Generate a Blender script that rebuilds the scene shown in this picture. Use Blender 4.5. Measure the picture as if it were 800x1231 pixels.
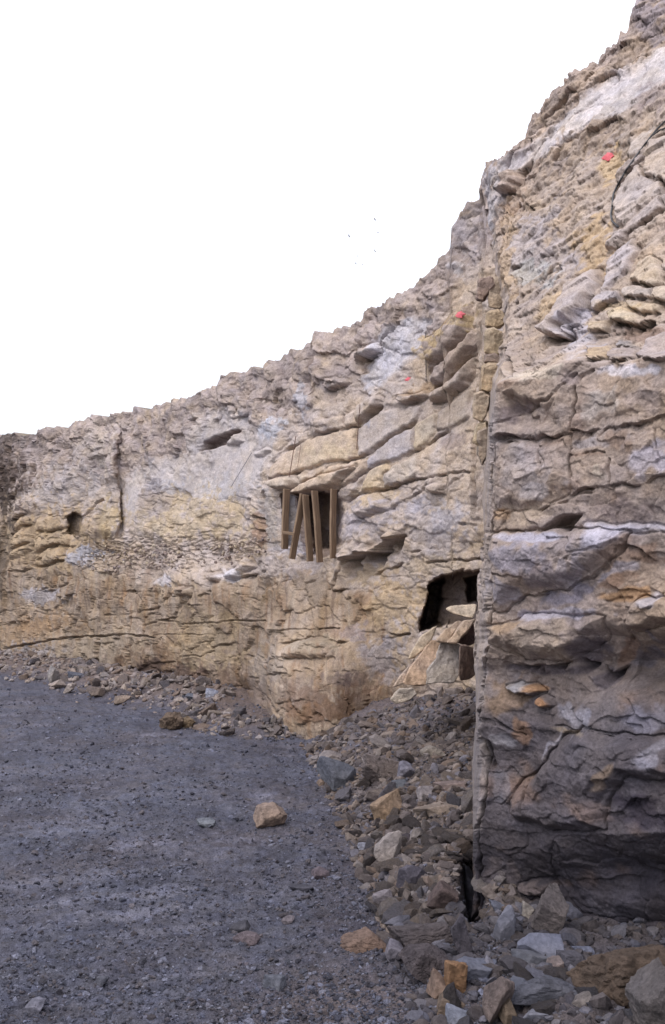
import bpy, bmesh, math, random
import numpy as np
from mathutils import Vector, Matrix

# ------------------------------------------------------------------ camera, sky, sun, exposure
sc = bpy.context.scene
for o in list(bpy.data.objects):
    bpy.data.objects.remove(o)
COL = sc.collection
EYE = 2.5            # eye height over the quarry floor
FPX = 1250.0         # focal length in photo pixels (photo 800 x 1231)
CX, HY = 400.0, 680.0   # principal column and horizon row of the photo
cam = bpy.data.cameras.new('camera')
cam.sensor_fit = 'VERTICAL'
cam.sensor_height = 36.0
cam.lens = 36.0 * FPX / 1231.0
cam.shift_y = (HY - 615.5) / 1231.0
cam.clip_start = 0.05
cam.clip_end = 2000
co = bpy.data.objects.new('camera', cam)
co.location = (0, 0, EYE)
co.rotation_euler = (math.radians(90), 0, 0)
COL.objects.link(co)
sc.camera = co

SUN_EL, SUN_AZ = math.radians(52), math.radians(215)   # azimuth from +Y (north) clockwise
w = bpy.data.worlds.new('World'); sc.world = w; w.use_nodes = True
nt = w.node_tree; nt.nodes.clear()
N = nt.nodes.new
out = N('ShaderNodeOutputWorld'); bg = N('ShaderNodeBackground'); bg2 = N('ShaderNodeBackground')
sky = N('ShaderNodeTexSky'); sky.sky_type = 'NISHITA'; sky.sun_disc = False
sky.sun_elevation = SUN_EL; sky.sun_rotation = SUN_AZ
nt.links.new(sky.outputs[0], bg.inputs[0]); bg.inputs[1].default_value = 0.05
# the overcast deck: brighter towards the zenith as under real cloud
tc = N('ShaderNodeTexCoord'); sep = N('ShaderNodeSeparateXYZ'); mr = N('ShaderNodeMapRange')
nt.links.new(tc.outputs['Generated'], sep.inputs[0]); nt.links.new(sep.outputs['Z'], mr.inputs['Value'])
mr.inputs['From Min'].default_value = 0.0; mr.inputs['From Max'].default_value = 1.0
mr.inputs['To Min'].default_value = 0.66; mr.inputs['To Max'].default_value = 1.85
nt.links.new(mr.outputs[0], bg2.inputs[1]); bg2.inputs[0].default_value = (0.955, 0.95, 1.0, 1)
add = N('ShaderNodeAddShader'); nt.links.new(bg.outputs[0], add.inputs[0]); nt.links.new(bg2.outputs[0], add.inputs[1])
nt.links.new(add.outputs[0], out.inputs[0])
sl = bpy.data.lights.new('sun', 'SUN'); sl.energy = 1.1; sl.angle = math.radians(18); sl.color = (1, 0.95, 0.88)
so = bpy.data.objects.new('sun', sl); COL.objects.link(so)
sd = Vector((math.sin(SUN_AZ) * math.cos(SUN_EL), math.cos(SUN_AZ) * math.cos(SUN_EL), math.sin(SUN_EL)))
so.rotation_euler = sd.to_track_quat('Z', 'Y').to_euler()
so.location = (0, 0, 30)
sc.view_settings.view_transform = 'Standard'; sc.view_settings.look = 'None'
sc.view_settings.exposure = 0.32; sc.view_settings.gamma = 1.0

# ------------------------------------------------------------------ numeric helpers
rng = np.random.default_rng(7)
_perm = rng.permutation(256); _perm = np.concatenate([_perm, _perm, _perm])
_ang = rng.random(256) * 2 * np.pi
_g2 = np.stack([np.cos(_ang), np.sin(_ang)], 1)
_g3 = rng.normal(size=(256, 3)); _g3 /= np.linalg.norm(_g3, axis=1)[:, None]
def fade(t): return t * t * t * (t * (t * 6 - 15) + 10)
def perlin(x, y, seed=0):
    xi = np.floor(x).astype(np.int64); yi = np.floor(y).astype(np.int64)
    fx = x - xi; fy = y - yi; u = fade(fx); v = fade(fy)
    def g(a, b):
        h = _perm[(_perm[(xi + a + seed * 17) & 255] + yi + b) & 255]
        return _g2[h, 0] * (fx - a) + _g2[h, 1] * (fy - b)
    return 1.45 * ((g(0, 0) * (1 - u) + g(1, 0) * u) * (1 - v) + (g(0, 1) * (1 - u) + g(1, 1) * u) * v)
def perlin3(p, seed=0):
    i = np.floor(p).astype(np.int64); f = p - i; u = fade(f); r = 0
    for a in (0, 1):
        for b in (0, 1):
            for c in (0, 1):
                h = _perm[(_perm[(_perm[(i[..., 0] + a + seed * 17) & 255] + i[..., 1] + b) & 255] + i[..., 2] + c) & 255]
                d = f - np.array([a, b, c])
                wgt = (u[..., 0] if a else 1 - u[..., 0]) * (u[..., 1] if b else 1 - u[..., 1]) * (u[..., 2] if c else 1 - u[..., 2])
                r = r + wgt * (_g3[h] * d).sum(-1)
    return 1.4 * r
def fbm(x, y, oc=4, gain=.5, lac=2.03, seed=0, ridge=False):
    s = 0; a = 1; t = 0
    for k in range(oc):
        n = perlin(x, y, seed + k * 3)
        if ridge: n = 1 - 2 * np.abs(n)
        s = s + a * n; t += a; a *= gain; x = x * lac + 5.3; y = y * lac + 1.7
    return s / t
def ss(a, b, x):
    t = np.clip((x - a) / (b - a), 0, 1); return t * t * (3 - 2 * t)
def hash2(i, j, k):
    n = (i * 73856093) ^ (j * 19349663) ^ (k * 83492791)
    n = (n ^ (n >> 13)) * 1274126177
    return ((n ^ (n >> 16)) & 0xFFFFF) / float(0x100000)
def voronoi(x, y, seed=0, jit=.9):
    xi = np.floor(x).astype(np.int64); yi = np.floor(y).astype(np.int64)
    F1 = np.full(x.shape, 9.); F2 = np.full(x.shape, 9.)
    dx = np.zeros(x.shape); dy = np.zeros(x.shape); cid = np.zeros(x.shape, np.int64)
    for a in (-1, 0, 1):
        for b in (-1, 0, 1):
            ci = xi + a; cj = yi + b
            px = ci + .5 + jit * (hash2(ci, cj, seed + 1) - .5); py = cj + .5 + jit * (hash2(ci, cj, seed + 2) - .5)
            ex = x - px; ey = y - py; d = np.sqrt(ex * ex + ey * ey)
            m = d < F1
            F2 = np.where(m, F1, np.minimum(F2, d)); F1 = np.where(m, d, F1)
            dx = np.where(m, ex, dx); dy = np.where(m, ey, dy); cid = np.where(m, (ci + 500) * 2003 + cj + 500, cid)
    return cid, F2 - F1, dx, dy
def cellrand(cid, k): return hash2(cid, cid >> 5, k)
def blocks(x, y, seed, tilt=.5, gw=.1, gd=.6):
    """relief of jointed blocks: random offset and tilt per cell, groove at the joints; about -1..1"""
    cid, e, dx, dy = voronoi(x, y, seed)
    h = (cellrand(cid, 11) - .5) * 1.3 + tilt * ((cellrand(cid, 12) - .5) * dx + (cellrand(cid, 13) - .5) * dy) * 2
    h = h - gd * (1 - ss(0, gw, e))
    return h, cid, e
def srgb(c):
    c = np.asarray(c, float) / 255.; return np.where(c <= .04045, c / 12.92, ((c + .055) / 1.055) ** 2.4)
ALB = 0.77
def alb(r, g, b):
    c = srgb((r, g, b)); l = c @ np.array([.3, .55, .15]); return (c * .84 + l * .16) * ALB * np.array([1.015, .985, 1.03])
def Z(x0, y0, s, *p):
    return [(x0 + p[i] / s, y0 + p[i + 1] / s) for i in range(0, len(p), 2)]
def box_idx(qx, qy, pts, pad):
    p = np.array(pts); a = p.min(0) - pad; b = p.max(0) + pad
    return np.nonzero((qx > a[0]) & (qx < b[0]) & (qy > a[1]) & (qy < b[1]))[0]
def dist_poly(x, y, pts, closed=False):
    d = np.full(x.shape, 1e9); n = len(pts)
    for i in range(n if closed else n - 1):
        ax, ay = pts[i]; bx, by = pts[(i + 1) % n]
        vx, vy = bx - ax, by - ay; L = vx * vx + vy * vy + 1e-9
        t = np.clip(((x - ax) * vx + (y - ay) * vy) / L, 0, 1)
        d = np.minimum(d, np.hypot(x - ax - t * vx, y - ay - t * vy))
    return d
def sdf_poly(x, y, pts):
    """positive inside"""
    ins = np.zeros(x.shape, bool); n = len(pts)
    for i in range(n):
        ax, ay = pts[i]; bx, by = pts[(i + 1) % n]
        if ay == by: continue
        c = ((ay > y) != (by > y)) & (x < (bx - ax) * (y - ay) / (by - ay) + ax)
        ins ^= c
    d = dist_poly(x, y, pts, True)
    return np.where(ins, d, -d)
def itp(x, pts): p = np.array(sorted(pts)); return np.interp(x, p[:, 0], p[:, 1])

def tag(o, label=None, cat=None, group=None, kind=None):
    if label: o['label'] = label
    if cat: o['category'] = cat
    if group: o['group'] = group
    if kind: o['kind'] = kind
    return o
def mesh_np(name, V, F, col=None, smooth=True):
    me = bpy.data.meshes.new(name); V = np.asarray(V, np.float32); F = np.asarray(F, np.int32)
    k = F.shape[1]
    me.vertices.add(len(V)); me.vertices.foreach_set('co', V.ravel())
    me.loops.add(F.size); me.loops.foreach_set('vertex_index', F.ravel())
    me.polygons.add(len(F)); me.polygons.foreach_set('loop_start', np.arange(0, F.size, k, dtype=np.int32))
    me.polygons.foreach_set('use_smooth', np.full(len(F), smooth))
    me.update(calc_edges=True)
    if col is not None:
        at = me.color_attributes.new('Col', 'FLOAT_COLOR', 'POINT')
        c = np.ones((len(V), 4), np.float32); c[:, :3] = np.clip(col, 0.004, .9); at.data.foreach_set('color', c.ravel())
    return me
def link(name, me, mat=None, parent=None, loc=None):
    o = bpy.data.objects.new(name, me); COL.objects.link(o)
    if mat and me is not None and not me.materials: me.materials.append(mat)
    if parent: o.parent = parent
    if loc is not None: o.location = loc
    return o
def piece(V, F, C, fsel):
    f = F[fsel]; u, inv = np.unique(f, return_inverse=True)
    return V[u], inv.reshape(f.shape), C[u]

# ------------------------------------------------------------------ materials
def rock_material(name, source, scale=14., lo=.72, hi=1.28, bump=.5, bdist=.02, rough=.93, spec=.2, stretch=(1, 1, 1), grain=(.72, 1.25)):
    m = bpy.data.materials.new(name); m.use_nodes = True; t = m.node_tree; n = t.nodes; L = t.links
    b = n['Principled BSDF']; b.inputs['Roughness'].default_value = rough; b.inputs['Specular IOR Level'].default_value = spec
    geo = n.new('ShaderNodeNewGeometry') if source == 'attr' else n.new('ShaderNodeTexCoord')
    pos = geo.outputs['Position'] if source == 'attr' else geo.outputs['Object']
    mp = n.new('ShaderNodeMapping'); mp.inputs['Scale'].default_value = stretch; L.new(pos, mp.inputs[0])
    if source == 'attr':
        s = n.new('ShaderNodeAttribute'); s.attribute_name = 'Col'; col = s.outputs['Color']
    else:
        s = n.new('ShaderNodeObjectInfo'); col = s.outputs['Color']
    n1 = n.new('ShaderNodeTexNoise'); n1.inputs['Scale'].default_value = scale; n1.inputs['Detail'].default_value = 6; n1.inputs['Roughness'].default_value = .68
    L.new(mp.outputs[0], n1.inputs['Vector'])
    r1 = n.new('ShaderNodeMapRange'); r1.inputs['From Min'].default_value = .3; r1.inputs['From Max'].default_value = .7
    r1.inputs['To Min'].default_value = lo; r1.inputs['To Max'].default_value = hi; L.new(n1.outputs['Fac'], r1.inputs['Value'])
    mul = n.new('ShaderNodeVectorMath'); mul.operation = 'SCALE'; L.new(col, mul.inputs[0]); L.new(r1.outputs[0], mul.inputs['Scale'])
    # warm / cool drift
    n2 = n.new('ShaderNodeTexNoise'); n2.inputs['Scale'].default_value = scale * .33; n2.inputs['Detail'].default_value = 4; L.new(mp.outputs[0], n2.inputs['Vector'])
    rp = n.new('ShaderNodeValToRGB'); rp.color_ramp.elements[0].position = .35; rp.color_ramp.elements[1].position = .65
    rp.color_ramp.elements[0].color = (.97, .985, 1.04, 1); rp.color_ramp.elements[1].color = (1.03, 1.0, .95, 1); L.new(n2.outputs['Fac'], rp.inputs[0])
    m2 = n.new('ShaderNodeVectorMath'); m2.operation = 'MULTIPLY'; L.new(mul.outputs[0], m2.inputs[0]); L.new(rp.outputs[0], m2.inputs[1])
    n4 = n.new('ShaderNodeTexNoise'); n4.inputs['Scale'].default_value = scale * 4.5; n4.inputs['Detail'].default_value = 5; n4.inputs['Roughness'].default_value = .75
    L.new(mp.outputs[0], n4.inputs['Vector']); r4 = n.new('ShaderNodeMapRange'); r4.inputs['From Min'].default_value = .32; r4.inputs['From Max'].default_value = .68
    r4.inputs['To Min'].default_value = grain[0]; r4.inputs['To Max'].default_value = grain[1]; L.new(n4.outputs['Fac'], r4.inputs['Value'])
    m5 = n.new('ShaderNodeVectorMath'); m5.operation = 'SCALE'; L.new(m2.outputs[0], m5.inputs[0]); L.new(r4.outputs[0], m5.inputs['Scale'])
    L.new(m5.outputs[0], b.inputs['Base Color'])
    n3 = n.new('ShaderNodeTexNoise'); n3.inputs['Scale'].default_value = scale * 2.2; n3.inputs['Detail'].default_value = 8; n3.inputs['Roughness'].default_value = .7
    L.new(mp.outputs[0], n3.inputs['Vector'])
    bp = n.new('ShaderNodeBump'); bp.inputs['Strength'].default_value = bump; bp.inputs['Distance'].default_value = bdist
    L.new(n3.outputs['Fac'], bp.inputs['Height']); L.new(bp.outputs[0], b.inputs['Normal'])
    return m
M_ROCK = rock_material('weathered_rock', 'attr', 9., .78, 1.22, .6, .04)
M_NEAR = rock_material('near_rock', 'attr', 12., .74, 1.26, .6, .03)
M_GROUND = rock_material('shale_gravel', 'attr', 22., .6, 1.4, 1., .03, rough=.9, grain=(.55, 1.5))
M_LOOSE = rock_material('loose_rock', 'obj', 7., .62, 1.34, .9, .05, grain=(.7, 1.25))
M_SLATE = rock_material('slate', 'obj', 9., .7, 1.25, .7, .03, rough=.8, spec=.25, grain=(.78, 1.2))

# ------------------------------------------------------------------ the two rock faces: base surfaces as plan lines, seen through a chart of the photo
SKY = [(-220, 556), (-150, 545), (-60, 530), (0, 522), (25, 520), (50, 515), (80, 508), (110, 500), (135, 493), (165, 490), (190, 487), (225, 474),
       (260, 461), (266, 451), (275, 448), (300, 441), (330, 433), (345, 420), (375, 409), (379, 398), (386, 394), (393, 401), (398, 400), (404, 393), (425, 386), (440, 371),
       (470, 358), (490, 345), (505, 333), (525, 312), (540, 296), (541, 270), (550, 255), (560, 240), (575, 230), (579, 212), (586, 192), (605, 181),
       (620, 172), (626, 162), (629, 146), (650, 125), (665, 107), (690, 85), (715, 75), (730, 60), (741, 52), (744, 38), (752, 36), (757, 22), (765, 2), (785, -30), (830, -75), (900, -140), (1000, -230), (1100, -300)]
def plan_u(qx):
    a = (qx - CX) / FPX; return (19.8 * a + 2.96) / (.6526 + .7577 * a)
def left_depth(qx, qy):
    D = 19.8 - .7577 * plan_u(qx)
    z = EYE + (HY - qy) * D / FPX
    D = D + .28 * np.maximum(z - 3.0, 0) ** 1.15
    # buttress that swells towards the floor
    lim = itp(qy, [(600, 345), (700, 332), (760, 316), (800, 306), (850, 294), (900, 290)])
    sw = ss(670, 890, qy) * ss(lim - 4, lim + 46, qx) ** .7 * (1 - ss(375, 480, qx))
    D = D - 1.95 * sw - .12 * ss(720, 800, qy) * ss(lim - 4, lim + 12, qx) * (1 - ss(400, 470, qx))
    # joint at column 213: the right hand slab stands proud
    D = D - .28 * ss(211, 214.5, qx) * ss(680, 730, qy) * (1 - ss(250, 310, qx))
    # pillar left of the tall joint at column 142
    D = D - .28 * ss(105, 130, qx) * (1 - ss(140.5, 144, qx)) * ss(505, 535, qy) * (1 - ss(636, 650, qy))
    D = D + .12 * ss(141, 146, qx) * (1 - ss(148, 168, qx)) * ss(505, 535, qy) * (1 - ss(630, 650, qy))
    # rubble ledge between the thin beds and the massive bed
    D = D + .45 * (1 - ss(655, 705, qy)) * (1 - ss(260, 330, qx)) * ss(40, 90, qx)
    # the corner at the far end where the wall turns away
    e = itp(qy, [(480, 34), (545, 28), (600, 25), (622, 13), (650, 9), (690, 4), (720, -1), (760, -10), (830, -22)])
    D = D + 3.2 * (1 - ss(e - 5, e + 1, qx)) + 1.5 * (1 - ss(e - 40, e - 6, qx))
    return D
LX = [(-400, 583), (230, 583), (300, 590), (340, 600), (430, 603), (455, 592), (470, 590), (520, 584), (600, 580), (700, 574), (800, 570), (900, 568), (1000, 564), (1120, 560), (1300, 560)]
XC = [(-400, 592), (230, 592), (300, 600), (340, 610), (430, 611), (458, 601), (470, 597), (520, 591), (600, 586), (700, 583), (800, 578), (900, 576), (1000, 571), (1120, 568), (1300, 568)]
def right_depth(qx, qy):
    led = itp(qx, [(590, 461), (645, 451), (670, 438), (690, 432), (800, 431), (1000, 425)])
    t = qy - led            # >0 is the face of the near block
    Dc = itp(t, [(-700, 14.2), (-360, 13.9), (-230, 13.2), (-130, 11.0), (-60, 9.5), (-25, 8.6), (-8, 7.8), (0, 7.28), (40, 7.22), (300, 7.15), (345, 7.35), (500, 7.3), (560, 7.35), (800, 7.5)])
    Dr = itp(t, [(-700, 12.6), (-430, 11.6), (-330, 10.5), (-230, 9.3), (-130, 8.1), (-60, 7.3), (-20, 6.7), (-4, 6.45), (4, 6.3), (40, 6.26), (340, 6.25), (365, 6.5), (520, 6.3), (570, 6.25), (610, 6.62), (800, 6.7)])
    k = (qx - 585) / (800 - 585)
    D = 1 / ((1 - k) / Dc + k / Dr)
    xc = itp(qy, XC); lx = itp(qy, LX); wob = 1.6 * perlin(qy / 23., qy * 0, 66) + .9 * perlin(qy / 7., qy * 0, 67); xc = xc + wob
    s = np.clip((xc - qx) / (xc - lx), 0, 1.2)
    D = D + (2.1 * ss(430, 470, qy) + .5 * (1 - ss(430, 470, qy))) * s ** .9
    return D
def unproject(qx, qy, D):
    return np.stack([(qx - CX) / FPX * D, D, EYE + (HY - qy) / FPX * D], -1)

def apply_features(qx, qy, h, hr, feats, GR):
    for f in feats:
        k = f[0]
        if k == 'g':                                   # joint: a narrow groove
            _, pts, wd, dp = f; I = box_idx(qx, qy, pts, wd * 3)
            d = dist_poly(qx[I], qy[I], pts); md = np.clip(.55 + 1.1 * perlin(qx[I] / 17. + 3, qy[I] / 17., 61) + .5 * perlin(qx[I] / 6., qy[I] / 6., 62), .3, 1.3); dp = dp * md; h[I] -= dp * (1 - ss(0, wd, d))
            h[I] += dp * .15 * ss(0, wd, d) * (1 - ss(wd, wd * 3, d))
        elif k == 'l':                                 # bed edge: proud above, undercut below
            _, pts, dp, fall = f; I = box_idx(qx, qy, pts, fall * 3)
            P = np.array(sorted(pts)); yl = np.interp(qx[I], P[:, 0], P[:, 1]); dy = qy[I] - yl
            wx = ss(P[0, 0] - fall * .4, P[0, 0] + fall * .8, qx[I]) * (1 - ss(P[-1, 0] - fall * .8, P[-1, 0] + fall * .4, qx[I]))
            wx = wx * np.clip(.6 + 1.0 * perlin(qx[I] / 19. + 7, qy[I] / 30., 63) + .5 * perlin(qx[I] / 7., qy[I] / 9., 64), .08, 1.25)
            k_ = (.62 if dp > .24 else .5) * (.6 if GR > .05 and P[:, 1].mean() > 715 else 1); wx = wx * (np.clip(.55 + .9 * perlin(qx[I] / 33., qy[I] * 0 + P[0, 1], 65), .1, 1) if P[:, 1].mean() > 700 else 1)
            h[I] -= dp * k_ * wx * ss(-.4, .8, dy) * np.exp(-np.maximum(dy, 0) / (fall * .75))
            h[I] += dp * .2 * wx * (dy < .2) * np.exp(np.minimum(dy, 0) / (fall * 1.3))
            h[I] -= GR * wx * (1 - ss(.3, 1.7, np.abs(dy - .7))) * (.6 + .5 * wx)
        elif k == 'b':                                 # slab standing proud
            _, pts, ht, ed = f; I = box_idx(qx, qy, pts, ed * 2 + 3)
            s = sdf_poly(qx[I], qy[I], pts); h[I] += ht * ss(-1.5, ed, s) - max(ht, 0) * .35 * ss(-3.5, -.8, s) * (1 - ss(-.8, .6, s))
        elif k == 'h':                                 # opening driven into the rock
            _, pts, dp, ed = f; I = box_idx(qx, qy, pts, ed + 3)
            s = sdf_poly(qx[I], qy[I], pts); hr[I] += dp * ss(-.5, ed, s)

def paint(qx, qy, C, blobs, wx, wy):
    for b in blobs:
        if b[0] == 'e':
            _, x, y, rx, ry, ang, col, st = b
            r = max(rx, ry) * 1.6
            I = np.nonzero((np.abs(qx - x) < r) & (np.abs(qy - y) < r))[0]
            ca, sa = math.cos(math.radians(ang)), math.sin(math.radians(ang))
            X = qx[I] - x + wx[I] * rx * .9; Y = qy[I] - y + wy[I] * ry * .9
            d = np.hypot((X * ca + Y * sa) / rx, (-X * sa + Y * ca) / ry)
            m = st * (1 - ss(.6, 1.1, d + .45 * wx[I] - .25 * wy[I]))
        else:
            _, pts, col, st, fe = b
            I = box_idx(qx, qy, pts, fe * 2)
            s = sdf_poly(qx[I] + wx[I] * fe * 1.3, qy[I] + wy[I] * fe * 1.3, pts)
            m = st * ss(-fe, fe, s)
        C[I] = C[I] * (1 - m[:, None]) + alb(*col) * m[:, None]

def grid_faces(nr, nc):
    i = np.arange(nr * nc).reshape(nr, nc)
    return np.stack([i[:-1, :-1].ravel(), i[1:, :-1].ravel(), i[1:, 1:].ravel(), i[:-1, 1:].ravel()], 1)

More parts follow.
